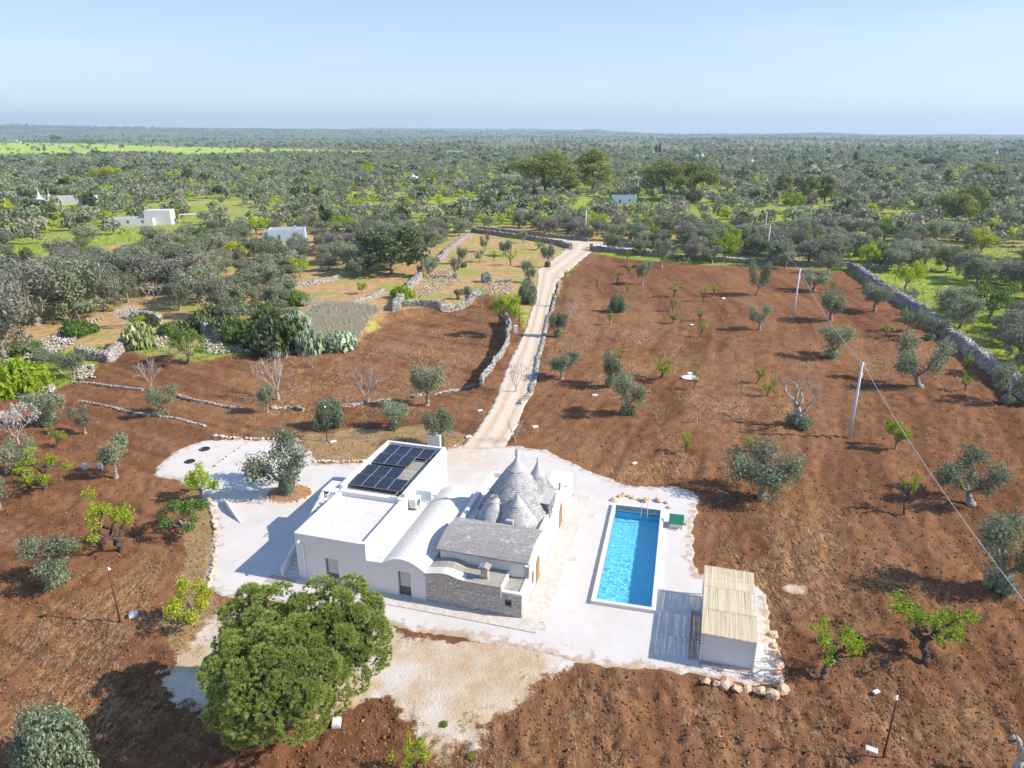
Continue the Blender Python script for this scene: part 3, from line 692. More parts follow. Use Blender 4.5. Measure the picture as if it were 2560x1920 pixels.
# solar panels
t = NT('solar_cells', .3, .35)
uvn = t.n('UVMap'); br = t.n('TexBrick', Scale=1.0); br.offset = 0
for k, q_ in (('Color1', (.010,.012,.028,1)), ('Color2', (.013,.016,.036,1)), ('Mortar', (.07,.08,.11,1)), ('Mortar Size', .006), ('Brick Width', 1/6), ('Row Height', 1/12)): br.inputs[k].default_value = q_
t.l(uvn.outputs[0], br.inputs['Vector']); t.col(br.outputs['Color']); M['cells'] = t.m
M['alu'] = simple('aluminium_frame', (.34,.36,.39), .35, .03)
def panel():
    r = empty('solar_panel', (0,0,0)); w, l = 1.185, 1.84
    fr = MB(); fr.box(-w/2,w/2,-l/2,-l/2+.018,0,.04).box(-w/2,w/2,l/2-.018,l/2,0,.04).box(-w/2,-w/2+.018,-l/2+.018,l/2-.018,0,.04).box(w/2-.018,w/2,-l/2+.018,l/2-.018,0,.04)
    fr.build('frame', M['alu'], r)
    V = [(-w/2+.018,-l/2+.018,.034),(w/2-.018,-l/2+.018,.034),(w/2-.018,l/2-.018,.034),(-w/2+.018,l/2-.018,.034)]
    mesh_np('cell_sheet', V, [(0,1,2,3)], M['cells'], parent=r, uv=[(0,0),(1,0),(1,1),(0,1)])
    return r
pp = None; COLN = ['first','second','third','fourth']
for ri, (vc, cols, rn) in enumerate(((14.98,4,'rearmost row'),(13.12,3,'second row from the back'),(10.62,3,'third row from the back'),(8.76,4,'row nearest the front'))):
    for ci in range(cols):
        o = panel() if pp is None else copy_tree(pp); pp = pp or o
        o.location = hw(-16.77+ci*1.2, vc, 4.05); o.rotation_euler = (R(3), 0, HA)
        tag(o, 'solar panel, %s from left in the %s on the roof' % (COLN[ci], rn), 'solar panel', 'solar panels on the rear flat roof')
m = MB()
for v_ in (14.4,15.5,12.6,13.6,10.2,11.1,8.3,9.2): m.box(-17.35,-12.2,v_-.02,v_+.02,3.98,4.01)
for v_ in (15.5,12.6,11.1,8.3):
    for u_ in (-17.2,-14.8,-12.3): m.box(u_-.02,u_+.02,v_-.02,v_+.02,3.68,3.98)
m.build('panel_rails', M['alu'], villa)

# ------------------------------------------------ pool
pool = empty('swimming_pool', (POOL_C[0], POOL_C[1], 0), POOL_A); tag(pool, 'rectangular blue tiled pool with raised pale stone rim', 'pool')
pw, pl = 2.3, 7.25; iw, il = 1.98, 6.95
m = MB(); m.box(-pw,-iw,-pl,pl,-.2,.3).box(iw,pw,-pl,pl,-.2,.3).box(-iw,iw,-pl,-il,-.2,.3).box(-iw,iw,il,pl,-.2,.3)
m.build('coping', simple('pale_coping_stone', (.68,.63,.57), .85, .07, 1.5, bump=.2), pool)
t = NT('blue_pool_mosaic', .4, .4)
mp = t.n('Mapping'); t.l(t.tc.outputs['Object'], mp.inputs['Vector'])
ck = t.n('TexBrick', Scale=1.); ck.offset = 0
for k, q_ in (('Color1', (.20,.70,.93,1)), ('Color2', (.24,.75,.95,1)), ('Mortar', (.50,.86,.96,1)), ('Mortar Size', .014), ('Brick Width', .33), ('Row Height', .33)): ck.inputs[k].default_value = q_
t.l(mp.outputs[0], ck.inputs['Vector']); t.col(ck.outputs['Color']); M['mosaic'] = t.m
m = MB(); D = -1.6
m.add([(-iw,-il,D),(iw,-il,D),(iw,il,D),(-iw,il,D)], [(0,1,2,3)])
floor_ = m.build('pool_floor', M['mosaic'], pool, fixn=False)
M['pool_wall'] = simple('pool_wall_mosaic', (.20,.66,.90), .5, .06, 8)
m = MB()
for a, b in (((-iw,-il),(iw,-il)),((iw,-il),(iw,il)),((iw,il),(-iw,il)),((-iw,il),(-iw,-il))):
    m.add([(*a,D),(*b,D),(*b,-.42),(*a,-.42)], [(0,3,2,1)])
wall_ = m.build('pool_wall', M['pool_wall'], pool, fixn=False)
m = MB(); 
for a, b in (((-iw,-il),(iw,-il)),((iw,-il),(iw,il)),((iw,il),(-iw,il)),((-iw,il),(-iw,-il))):
    m.add([(*a,-.42),(*b,-.42),(*b,-.28),(*a,-.28)], [(0,3,2,1)])
m.build('waterline_tiles', simple('dark_waterline_tiles', (.05,.16,.34), .4, .3, 12), pool, fixn=False)
m = MB()
for a, b in (((-iw,-il),(iw,-il)),((iw,-il),(iw,il)),((iw,il),(-iw,il)),((-iw,il),(-iw,-il))):
    m.add([(*a,-.28),(*b,-.28),(*b,.299),(*a,.299)], [(0,3,2,1)])
m.build('upper_wall', simple('pale_blue_render', (.62,.72,.76), .8, .03), pool, fixn=False)
MB().box(1.35,1.65,il-.03,il-.003,-.12,-.0).build('skimmer_mouth', M['concrete'], pool)
# water surface with ripples (real refraction, so the sun draws its own net on the floor)
nx, ny = 150, 520
gx, gy = np.meshgrid(np.linspace(-iw+.002, iw-.002, nx), np.linspace(-il+.002, il-.002, ny))
amp = .017*(.55+.45*sm((3.5-gy)/5))
wz = (fbm(gx/.55+gy*.15, gy/.40, 51, 2)-.5)*amp*2.6+(fbm(gx/1.3, gy/.9, 52, 2)-.5)*amp
ii = np.arange(nx*ny).reshape(ny, nx); q = np.stack([ii[:-1, :-1], ii[:-1, 1:], ii[1:, 1:], ii[1:, :-1]], -1).reshape(-1, 4)
t = NT('pool_water', .0, .5)
rf = t.n('BsdfGlass', Roughness=0.0, IOR=1.33); rf.inputs['Color'].default_value = (.86,.98,1,1)
t.t.nodes.remove(t.b); t.l(rf.outputs[0], t.t.nodes['Material Output'].inputs['Surface'])
M['water'] = t.m
water = mesh_np('pool_water', np.stack([gx, gy, -.34+wz], -1).reshape(-1, 3), q, t.m, smooth=True)
water.parent = None; water.location = (POOL_C[0], POOL_C[1], 0); water.rotation_euler = (0, 0, POOL_A)
tag(water, 'clear turquoise water in the pool', kind='structure')
try:
    water.cycles.is_caustics_caster = True; sund.cycles.is_caustics_light = True
    for o in (floor_, wall_): o.cycles.is_caustics_receiver = True
except Exception as e: print('caustics', e)
def pw_(u, v, z=0.): return Matrix.Translation((POOL_C[0], POOL_C[1], 0)) @ Matrix.Rotation(POOL_A, 4, 'Z') @ Vector((u, v, z))
m = MB(); hp = [(-.25+.9+.30*math.cos(a), 6.85, .30+.55*math.sin(a)-.0) for a in np.linspace(0, math.pi, 12)]
lad = empty('pool_handrail', pw_(0,0,0), POOL_A); tag(lad, 'curved steel handrail at the far end of the pool', 'handrail')
for dx in (0.0, .55):
    m = MB(); m.path([(dx+.3, 7.05, .3),(dx+.3,7.05,.75),(dx+.3,6.95,.95),(dx+.3,6.75,1.0),(dx+.3,6.55,.9),(dx+.3,6.45,.6),(dx+.3,6.45,-1.0)], [.025]*7, 8); m.build('rail', M['steel'], lad, smooth=True)
# pump box leaning beside the pool
pb = empty('pump_box', G(1690, 1315)+(0.03,), R(-14)); tag(pb, 'cream pool pump box with dark green lid beside the pool', 'pump box')
m = MB(); m.prism([(-.5,0),(.5,0),(.5,.75),(-.5,.45)], 'x', -.55, .55); m.build('box_body', M['cream'], pb, bevel=.03)
m = MB(); m.prism([(-.56,.44),(.56,.765),(.56,.83),(-.56,.505)], 'x', -.62, .62); m.build('lid', M['green_lid'], pb, bevel=.02)
for s in (-1, 1): MB().tube((-.5*s,-.5,.483),(.5*s,.5,.778),.03,.03,5).build('lid_rib', M['green_lid'], pb)
m = MB(); m.tube((.56,-.2,.3),(.8,-.2,.3),.05,.05,8).tube((.72,-.2,.3),(.72,-.2,.5),.04,.04,8); m.build('valve', M['blue'], pb)
m = MB(); m.path([(.3,-.5,.1),(.1,-.8,.05),(-.4,-.75,.04),(-.75,-.5,.1)], [.035]*4, 6); m.build('hose', M['cable'], pb)

# ------------------------------------------------ reed-roofed shed
SA = R(-16.0); shed = empty('shed', (12.0, 35.85, 0.03), SA); tag(shed, 'white open-sided shelter under a reed mat roof', 'shelter')
sw, sl, sh = 3.25, 7.45, 2.3
hbx = lambda name, *a, mat=None: MB().box(*a).build(name, mat or W_, shed, bevel=.012)
hbx('front_wall', .03, sw-.03, .25, .45, 0, sh-.12)
hbx('back_wall', .3, sw-.03, sl-2.2, sl-2.0, 0, sh-.15)
hbx('side_wall', sw-.2, sw-.03, .453, sl-2.203, 0, sh-.15)
for a, b in ((0.0,.18),(0.0,4.9),(0,sl-.15),(sw-.02,.18),(sw-.02,sl-.15)): hbx('post', a-.05, a+.05, b-.05, b+.05, 0, sh-.06)
hbx('low_stone_wall', -.1, .1, 4.95, 5.35, 0, .9, mat=M['facade_stone'])
m = MB()
for i in range(8): m.box(-.05, sw+.05, .15+i*(sl-.3)/7-.04, .15+i*(sl-.3)/7+.04, sh-.058, sh+.02)
m.build('rafter', M['lampw'], shed)
# reed mats: individual canes
t = NT('split_cane', .8)
oi = t.attr('rnd'); c = t.mix(oi, (.58,.47,.30), (.80,.69,.47)); 
c = t.mix(t.mr(t.noise(2.0, 6, .7), .55, .75, 0, .5), c, (.40,.36,.31)); t.col(c); M['cane'] = t.m
rs = np.random.default_rng(5); V = []; Fq = []; att = []
for band in range(3):
    ya = band*sl/3-.02; yb = ya+sl/3+.10
    nC = 120
    for i in range(nC):
        x = -.08+(sw+.16)*(i+.5)/nC+rs.normal(0, .006); w = .0166; z0 = sh+.03+.02*(band % 2)+rs.random()*.012
        a0 = ya+rs.normal(0, .03); b0 = yb+rs.normal(0, .03); dx = rs.normal(0, .012); n = len(V)
        sag = .0
        V += [(x-w, a0, z0), (x, a0, z0+w), (x+w, a0, z0), (x-w+dx, b0, z0+.01), (x+dx, b0, z0+.01+w), (x+w+dx, b0, z0+.01)]
        Fq += [(n, n+1, n+4, n+3), (n+1, n+2, n+5, n+4)]; r_ = rs.random(); att += [r_]*6
mesh_np('reed_roof', V, Fq, M['cane'], parent=shed, attr={'rnd': ('POINT', att)})
m = MB()
for yy in (sl/3+.05, 2*sl/3+.05): m.box(-.1, sw+.1, yy-.012, yy+.012, sh+.085, sh+.1)
m.build('roof_wire', M['steel'], shed)
fl = MB(); fl.box(-.70,.0,.2,5.2,-.02,.05).box(.0,sw,-.05,.25,-.02,.05)
fl.build('shed_floor_edge', M['terracotta_tile'], shed)
MB().box(-.76,-.71,.1,5.6,-.02,.16).build('floor_kerb', M['concrete'], shed)
# ------------------------------------------------ tree makers
def leaf_arrays(cl, n, sz, rg, asp=.42, shell=.55, lump=.35):
    cl = np.array(cl, float); w = cl[:, 3]**2; k = rg.choice(len(cl), n, p=w/w.sum()); c = cl[k]
    d = rg.standard_normal((n, 3)); d /= np.linalg.norm(d, axis=1)[:, None]
    rr = (shell+(1-shell)*rg.random(n)**.6)*(1+lump*(noise2(d[:, 0]*2.3+k*7, d[:, 1]*2.3+d[:, 2]*1.9, 3)-.5))
    p = c[:, :3]+d*rr[:, None]*np.stack([c[:, 3], c[:, 3], c[:, 4]], -1)
    nrm = d+rg.standard_normal((n, 3))*.75; nrm /= np.linalg.norm(nrm, axis=1)[:, None]
    a = np.cross(nrm, rg.standard_normal((n, 3))); a /= np.linalg.norm(a, axis=1)[:, None]; b = np.cross(nrm, a)
    s = sz*(.6+.8*rg.random(n))[:, None]
    V = np.stack([p-a*s, p-b*s*asp, p+a*s, p+b*s*asp], 1).reshape(-1, 3)
    F = np.arange(4*n).reshape(n, 4)
    return V, F, np.repeat(rg.random(n), 4)
def leaf_obj(name, cl, n, sz, mat, seed, parent, **k):
    V, F, a = leaf_arrays(cl, n, sz, np.random.default_rng(seed), **k)
    return mesh_np(name, V, F, mat, parent=parent, attr={'rnd': ('POINT', a)})
def limb(m, p, q, r0, r1, rg, n=4, wig=.12, sides=6):
    p = np.array(p, float); q = np.array(q, float); L = np.linalg.norm(q-p); pts = []
    for i in range(n+1):
        a = i/n; pts.append(tuple(p+(q-p)*a+(rg.standard_normal(3)*wig*L*math.sin(math.pi*a)*.5 if 0 < i < n else 0)))
    m.path(pts, [r0+(r1-r0)*i/n for i in range(n+1)], sides)
    return pts
def fin(root, H, Rr): root['_h'] = H; root['_r'] = Rr; return root
PARK = []
def olive(kind, seed):
    """grove: full rounded crown. pruned: a few separate clumps on open limbs. sucker: the same with a bush round the foot."""
    rg = np.random.default_rng(seed); root = empty('olive_tree', (0,0,0)); m = MB(); cl = []; twig = []
    th = rg.uniform(.9, 1.5); lean = rg.normal(0, .15, 2)
    limb(m, (0,0,-.15), (lean[0], lean[1], th), .27 if kind in ('grove','brown') else .25, .17, rg, 4, .12, 8)
    m.tube((0,0,-.15), (0,0,.22), .40, .27, 8)
    if kind in ('grove', 'brown'):
        nl = rg.integers(4, 6)
        for i in range(nl):
            a = 2*math.pi*(i+rg.uniform(-.25,.25))/nl; rad = rg.uniform(1.0, 1.6); z = th+rg.uniform(1.2, 2.4)
            e = (rad*math.cos(a), rad*math.sin(a), z); limb(m, (lean[0], lean[1], th-.1), e, .17, .06, rg)
            cl.append((e[0], e[1], e[2]+.2, rg.uniform(.95, 1.3), rg.uniform(.8, 1.1)))
            for j in range(2):
                a2 = a+rg.uniform(-.6,.6); e2 = (e[0]+math.cos(a2)*rg.uniform(.4,.9), e[1]+math.sin(a2)*rg.uniform(.4,.9), e[2]+rg.uniform(-.7,.9))
                limb(m, e, e2, .06, .02, rg, 2, .1, 4); cl.append((*e2, rg.uniform(.6,.95), rg.uniform(.55,.85)))
        cl.append((lean[0], lean[1], th+2.6, 1.15, 1.0)); cl.append((lean[0], lean[1], th+1.2, 1.2, .9))
        for a in np.arange(0, 6.2, 1.05): cl.append((1.55*math.cos(a+seed), 1.55*math.sin(a+seed), th+rg.uniform(-.15,.55), rg.uniform(.55,.85), rg.uniform(.55,.8)))
        n = 6200 if kind == 'grove' else 4200
        leaf_obj('crown', cl, n, .125, M['leaf_olive'] if kind == 'grove' else M['leaf_brown'], seed, root, shell=.42, lump=.6)
        if kind == 'brown':
            V, F, a_ = leaf_arrays([(c[0], c[1], c[2]+.1, c[3]*1.08, c[4]*1.1) for c in cl], 800, .30, rg, asp=.07)
            mesh_np('bare_twigs', V, F, M['twig'], parent=root, attr={'rnd': ('POINT', a_)})
        Rr = 2.6
    else:
        nl = rg.integers(3, 5); base = rg.uniform(0, 6)
        for i in range(nl):
            a = base+2*math.pi*(i+rg.uniform(-.2,.2))/nl; rad = rg.uniform(.7, 1.7); z = th+rg.uniform(.9, 2.6)
            e = (lean[0]+rad*math.cos(a), lean[1]+rad*math.sin(a), z); pts = limb(m, (lean[0], lean[1], th-.1), e, .13, .05, rg, 4, .16)
            cl.append((*e, rg.uniform(.8,1.12), rg.uniform(.7,.95))); cl.append((e[0]*.6, e[1]*.6, th+.75, .62, .7))
            for j in range(2):
                q = np.array(pts[rg.integers(2, 4)]); e2 = q+np.array([math.cos(a+j*2.-1)*.7, math.sin(a+j*2.-1)*.7, rg.uniform(-.2,.7)])
                limb(m, q, e2, .07, .025, rg, 2, .1, 4); cl.append((*e2, rg.uniform(.5,.78), rg.uniform(.48,.75)))
            # hanging outer shoots
            cl.append((e[0]*1.12, e[1]*1.12, e[2]-.75, .55, .72))
        leaf_obj('crown', cl, 6000, .09, M['leaf_olive'], seed, root, shell=.25, lump=.9)
        if kind == 'sucker': leaf_obj('sucker_bush', [(.1,-.1,.45,.75,.6),(-.45,.2,.4,.5,.45),(.5,.3,.4,.5,.5)], 1300, .095, M['leaf_olive_light'], seed+9, root, lump=.8)
        Rr = 2.2
    m.build('trunk', M['bark'], root, smooth=True, fixn=False)
    return fin(root, max(c[2]+c[4]*.85 for c in cl), Rr)
def almond(seed, leafy=1., mat='leaf_lime', bark='bark_dark', name='almond_tree', nclump=9, csz=.38):
    rg = np.random.default_rng(seed); root = empty(name, (0,0,0)); m = MB(); cl = []
    th = rg.uniform(.6, 1.0); lean = rg.normal(0, .22, 2)
    limb(m, (0,0,-.1), (lean[0], lean[1], th), .13, .10, rg, 3, .2)
    nl = rg.integers(3, 5); b = rg.uniform(0, 6)
    for i in range(nl):
        a = b+2*math.pi*(i+rg.uniform(-.3,.3))/nl; rad = rg.uniform(.5, 1.2); z = th+rg.uniform(.7, 1.7)
        e = (lean[0]+rad*math.cos(a), lean[1]+rad*math.sin(a), z); pts = limb(m, (lean[0], lean[1], th-.05), e, .085, .035, rg, 4, .28, 5)
        for j in range(3):
            q = np.array(pts[rg.integers(2, 5)]); e2 = q+rg.normal(0, .38, 3)+np.array([0,0,.25]); limb(m, q, e2, .03, .012, rg, 2, .1, 4)
            if rg.random() < leafy: cl.append((*e2, csz*rg.uniform(.55,1.1), csz*rg.uniform(.6,1.2)))
        if rg.random() < leafy: cl.append((*e, csz, csz*1.1))
        for j in range(5):
            q = np.array(pts[rg.integers(1, 5)]); e2 = q+rg.normal(0, .3, 3)+np.array([0,0,.3]); m.tube(q, e2, .014, .005, 3)
    m.build('trunk', M[bark], root, smooth=True, fixn=False)
    if cl: leaf_obj('foliage', cl, int(130*len(cl)), .058, M[mat], seed, root, asp=.5, shell=.1, lump=1.0)
    return fin(root, max([c[2]+c[4]*.8 for c in cl]+[th+1.5]), 1.3)
def leafy(seed, mat, name='leafy_tree', th=.9, rad=1.7, n=2200, sz=.11, bark='bark', shell=.3, nc=12, open_=.0):
    rg = np.random.default_rng(seed); root = empty(name, (0,0,0)); m = MB(); cl = []
    limb(m, (0,0,-.1), (0,0,th), .16, .13, rg, 3, .15)
    for i in range(nc):
        a = 2*math.pi*i/nc*2.4+rg.uniform(-.3,.3); r_ = rad*math.sqrt(rg.uniform(.05, 1)); z = th+.3+rg.uniform(.2, 1.0)*rad*1.35*(1-.45*(r_/rad)**2)
        e = (r_*math.cos(a), r_*math.sin(a), z); limb(m, (0,0,th-.05), e, .06, .02, rg, 3, .2, 4)
        cl.append((*e, rad*rg.uniform(.28,.42), rad*rg.uniform(.24,.38)))
    m.build('trunk', M[bark], root, smooth=True, fixn=False)
    leaf_obj('crown', cl, n, sz, M[mat], seed, root, asp=.55, shell=shell, lump=.7)
    return fin(root, max(c[2]+c[4]*.8 for c in cl), rad*1.15)
def bare(seed, mat='bark_pale', name='bare_tree', up=.75, blossom=False, th=.5):
    rg = np.random.default_rng(seed); root = empty(name, (0,0,0)); m = MB(); ends = []
    def grow(p, d, L, r, lv):
        d = d/np.linalg.norm(d); q = p+d*L; m.tube(p, q, r, r*.68, 5 if lv > 1 else 3); 
        if lv == 0: ends.append(q); return
        for k in range(3 if lv > 1 else 4):
            nd = d+rg.standard_normal(3)*.48+np.array([0,0,up*.25]); grow(q, nd, L*rg.uniform(.62,.85), r*.62, lv-1)
        ends.append(q)
    p0 = np.array([0,0,th]); limb(m, (0,0,-.1), p0, .15, .12, rg, 2, .1)
    for i in range(5):
        a = 2*math.pi*(i+rg.uniform(-.3,.3))/5; grow(p0, np.array([math.cos(a)*.7, math.sin(a)*.7, up]), rg.uniform(.9,1.2), .045, 3)
    m.build('branches', M[mat], root, fixn=False)
    if blossom: leaf_obj('blossom', [(*e, .22, .2) for e in ends if e[2] > .9], 1500, .07, M['blossom'], seed, root, asp=.8, shell=.1)
    return fin(root, max(e[2] for e in ends), 2.2)
def deadolive(seed):
    rg = np.random.default_rng(seed); root = empty('dead_olive_tree', (0,0,0)); m = MB()
    limb(m, (0,0,-.1), (0,0,1.2), .34, .22, rg, 3, .1, 8); e3 = []
    for a, r_, z in ((2.9,1.5,3.2),(1.9,.6,3.9),(.9,.9,3.6),(.1,1.7,3.1)):
        pts = limb(m, (0,0,1.1), (r_*math.cos(a), .3*math.sin(a*3), z), .135, .06, rg, 4, .16, 6); e = np.array(pts[-1])
        for k in range(3):
            q = e+rg.normal(0,.35,3)+np.array([.2*math.cos(a),0,.1]); limb(m, e, q, .055, .02, rg, 2, .2, 5); e3.append((*q, .35, .4))
    m.build('trunk', M['bark_pale'], root, smooth=True, fixn=False)
    V, F, a_ = leaf_arrays(e3, 700, .2, rg, asp=.06, shell=.1); mesh_np('bare_twigs', V, F, M['twig'], parent=root, attr={'rnd': ('POINT', a_)})
    leaf_obj('sucker_bush', [(0,-.1,.5,1.0,.7),(-.7,.1,.4,.6,.5),(.7,0,.45,.6,.5)], 1300, .12, M['leaf_olive_light'], seed, root)
    return fin(root, 4.2, 2.0)
def stump(seed):
    rg = np.random.default_rng(seed); root = empty('pruned_stump', (0,0,0)); m = MB()
    limb(m, (0,0,-.1), (.1,0,1.3), .28, .20, rg, 3, .15, 8)
    limb(m, (.1,0,1.2), (-.7,.1,2.1), .17, .12, rg, 3, .2, 7); limb(m, (.1,0,1.2), (.6,-.1,2.2), .15, .10, rg, 3, .2, 7)
    m.tube((-.7,.1,2.1), (-.95,.1,1.95), .13, .11, 7)
    m.build('trunk', M['bark_pale'], root, smooth=True, fixn=False); return fin(root, 2.25, .9)
def bush(seed, mat='leaf_green', name='round_bush', n=2600, sz=.13, flat=.62, nc=9):
    rg = np.random.default_rng(seed); root = empty(name, (0,0,0)); cl = [(0,0,.75*flat,1.1,.9*flat)]
    for i in range(nc):
        a = 2*math.pi*i/nc+rg.uniform(-.3,.3); r_ = rg.uniform(.5, 1.3); cl.append((r_*math.cos(a), r_*math.sin(a), rg.uniform(.35,1.0)*flat*(1.3-.5*r_), rg.uniform(.45,.8), rg.uniform(.4,.65)*flat*1.2))
    leaf_obj('foliage', cl, n, sz, M[mat], seed, root, shell=.5, lump=.5)
    m = MB()
    for i in range(5): limb(m, (0,0,-.05), (rg.normal(0,.5), rg.normal(0,.5), .8), .04, .015, rg, 2, .1, 4)
    m.build('stems', M['bark'], root, fixn=False); return fin(root, max(c[2]+c[4]*.85 for c in cl), 1.9)
def pear(seed, mat='cactus', n=420, sp=1.6, hh=1.7):
    rg = np.random.default_rng(seed); root = empty('prickly_pear', (0,0,0)); V = []; Fc = []; at = []
    c = rg.uniform(-1, 1, (n, 2))*sp; c = c[np.hypot(c[:, 0], c[:, 1]) < sp]
    for x, y in c:
        z = rg.uniform(.15, hh)*(1-.35*(math.hypot(x, y)/sp)**2); a = rg.uniform(0, math.pi); til = rg.normal(0, .45); w = rg.uniform(.14,.20); h = w*1.5
        ax = np.array([math.cos(a), math.sin(a), 0]); up = np.array([-math.sin(a)*math.sin(til), math.cos(a)*math.sin(til), math.cos(til)]); nn = np.cross(ax, up)
        r0 = rg.random(); k0 = len(V); k = 8
        for s_ in (-.02, .02):
            for t_ in range(k): V.append(np.array([x, y, z])+ax*w*math.cos(t_*2*math.pi/k)+up*h*math.sin(t_*2*math.pi/k)+nn*s_); at.append(r0)
        for s_ in (-.035, .035): V.append(np.array([x, y, z])+nn*s_); at.append(r0)
        for t_ in range(k):
            t2 = (t_+1) % k; Fc += [(k0+t_, k0+t2, k0+16, k0+16), (k0+8+t2, k0+8+t_, k0+17, k0+17), (k0+t_, k0+8+t_, k0+8+t2, k0+t2)]
    F4 = [f for f in Fc if f[2] != f[3]]; F3 = [f[:3] for f in Fc if f[2] == f[3]]
    me = bpy.data.meshes.new('pads'); me.from_pydata([tuple(v) for v in V], [], F4+F3); me.materials.append(M[mat])
    a_ = me.attributes.new('rnd', 'FLOAT', 'POINT'); a_.data.foreach_set('value', np.array(at, np.float32))
    o = bpy.data.objects.new('pads', me); COL.objects.link(o); o.parent = root
    return fin(root, hh+.2, sp)
def pinefar(seed, umbrella=False):
    rg = np.random.default_rng(seed); root = empty('pine_tree', (0,0,0)); m = MB(); cl = []
    H = 10.
    limb(m, (0,0,-.2), (rg.normal(0,.4), rg.normal(0,.4), H*.82), .32, .12, rg, 6, .05, 7)
    if umbrella:
        for i in range(44):
            a = rg.uniform(0, 2*math.pi); r_ = 3.5*math.sqrt(rg.random()); e = (r_*math.cos(a), r_*math.sin(a), H*.88-.16*r_*r_-rg.uniform(0,4.0)); cl.append((*e, rg.uniform(1.1,1.6), rg.uniform(.8,1.1)))
            if i % 2: limb(m, (0,0,H*rg.uniform(.35,.6)), e, .12, .04, rg, 3, .1, 5)
    else:
        for i in range(40):
            f = rg.random(); z = H*(.26+.66*f); rm = 3.0*math.sin(math.pi*min(1,(.18+.80*f)))**.7; a = rg.uniform(0, 2*math.pi); r_ = rm*math.sqrt(rg.uniform(.1,1))
            e = (r_*math.cos(a), r_*math.sin(a), z); cl.append((*e, rg.uniform(.85,1.4), rg.uniform(.6,.95)))
            if i % 2: limb(m, (0,0,z-1.), e, .1, .03, rg, 3, .1, 5)
    m.build('trunk', M['bark_pine'], root, smooth=True, fixn=False)
    leaf_obj('crown', cl, 11000, .20, M['needle_far'], seed, root, asp=.35, shell=.4, lump=.6)
    return fin(root, max(c[2]+c[4]*.9 for c in cl), 4.2)
def cypress(seed):
    root = empty('cypress_tree', (0,0,0)); cl = [(0,0,1+i*.8,1.0*math.sin(math.pi*(.12+.83*i/12))**.8+.15,.8) for i in range(13)]
    leaf_obj('crown', cl, 2600, .2, M['leaf_cypress'], seed, root, shell=.6)
    MB().tube((0,0,-.1),(0,0,6),.16,.05,6).build('trunk', M['bark'], root); return fin(root, 11.2, 1.1)

PROTO = {}
def proto(k):
    if k in PROTO: return PROTO[k][0] if isinstance(PROTO[k], list) else PROTO[k]
mk = {
 'G': [lambda s=s: olive('grove', s) for s in (11,12,13,14,15,16,17)],
 'B': [lambda s=s: olive('brown', s) for s in (21,22,23,24,25)],
 'P': [lambda s=s: olive('pruned', s) for s in (31,32,33,34,35,36)],
 'S': [lambda s=s: olive('sucker', s) for s in (41,42,43,44)],
 'A': [lambda s=s: almond(s) for s in (51,52,53,54,55,56)],
 'a': [lambda s=s: almond(s, .35) for s in (61,62,63)],
 'L': [lambda: leafy(71, 'leaf_lime'), lambda: leafy(72, 'leaf_lime'), lambda: leafy(76, 'leaf_lime')],
 'Y': [lambda: leafy(73, 'leaf_yellow', 'yellow_green_tree', .35, 1.5, 2400, .085), lambda: leafy(74, 'leaf_yellow', 'yellow_green_tree')],
 'M': [lambda: leafy(75, 'leaf_green', 'broadleaf_tree', 1.0, 2.1, 3000), lambda: leafy(77, 'leaf_green', 'broadleaf_tree', .9, 1.9, 2600)],
 'W': [lambda: bare(81, 'bark_pale', 'blossom_tree', .6, True), lambda: bare(82, 'bark_pale', 'blossom_tree', .7, True)],
 'N': [lambda: bare(83), lambda: bare(84), lambda: bare(85)],
 'n': [lambda: bare(86, 'bark', 'bare_tree', .5), lambda: bare(87, 'bark_pale', 'bare_tree', .4)],
 'D': [lambda: deadolive(91)], 'T': [lambda: stump(92)],
 'U': [lambda: bush(93), lambda: bush(94)], 'u': [lambda: bush(95, 'leaf_dark', 'dark_bush'), lambda: bush(96, 'leaf_dark', 'dark_bush')],
 'V': [lambda: bush(97, 'leaf_lime', 'bright_bush')], 'o': [lambda: bush(98, 'leaf_olive_light', 'olive_bush', 9000, .07, 1.1)],
 'C': [lambda: pear(101)], 'c': [lambda: pear(102, 'cactus_y', 520, 1.9, 2.0)],
 'R': [lambda: pinefar(111), lambda: pinefar(112), lambda: pinefar(113)], 'Q': [lambda: pinefar(114, True), lambda: pinefar(115, True)],
 'X': [lambda: cypress(121)], 'K': [lambda: leafy(122, 'leaf_dark', 'evergreen_tree', 1.2, 3.2, 5200, .17, 'bark', .55, 20), lambda: leafy(123, 'leaf_dark', 'evergreen_tree', 1.2, 3.0, 5000, .17, 'bark', .55, 18)],
 'y': [lambda: leafy(124, 'leaf_olive_light', 'pale_green_tree', .8, 2.2, 3000, .13, 'bark', .4, 14)],
}
CAT = dict(G='olive tree',B='olive tree',P='olive tree',S='olive tree',A='almond tree',a='almond tree',L='tree',Y='tree',M='tree',W='blossom tree',N='bare tree',n='bare tree',
  D='dead tree',T='tree stump',U='bush',u='bush',V='bush',o='bush',C='cactus',c='cactus',R='pine tree',Q='pine tree',X='cypress',K='tree',y='tree')
used = {}
rp = np.random.default_rng(99)
PLACED = []
def put(kind, x, y, z, h, label, group=None, variant=None, rz=None, wide=1.0, cat=None):
    lst = mk[kind]; v = (variant if variant is not None else int(rp.integers(len(lst)))) % len(lst); key = (kind, v)
    if key not in used: o = lst[v](); used[key] = o; H = o['_h']; 
    else:
        src = used[key]; o = copy_tree(src)
        for q in ('label', 'group', 'category'):
            if q in o: del o[q]
        H = src['_h']
    s = h/H; o.location = (x, y, z-.03); o.scale = (s*wide, s*wide, s); o.rotation_euler = (0, 0, float(rp.uniform(0, 6.28)) if rz is None else rz)
    tag(o, label, cat or CAT[kind], group); PLACED.append((x, y, o['_r']*s*wide)); return o
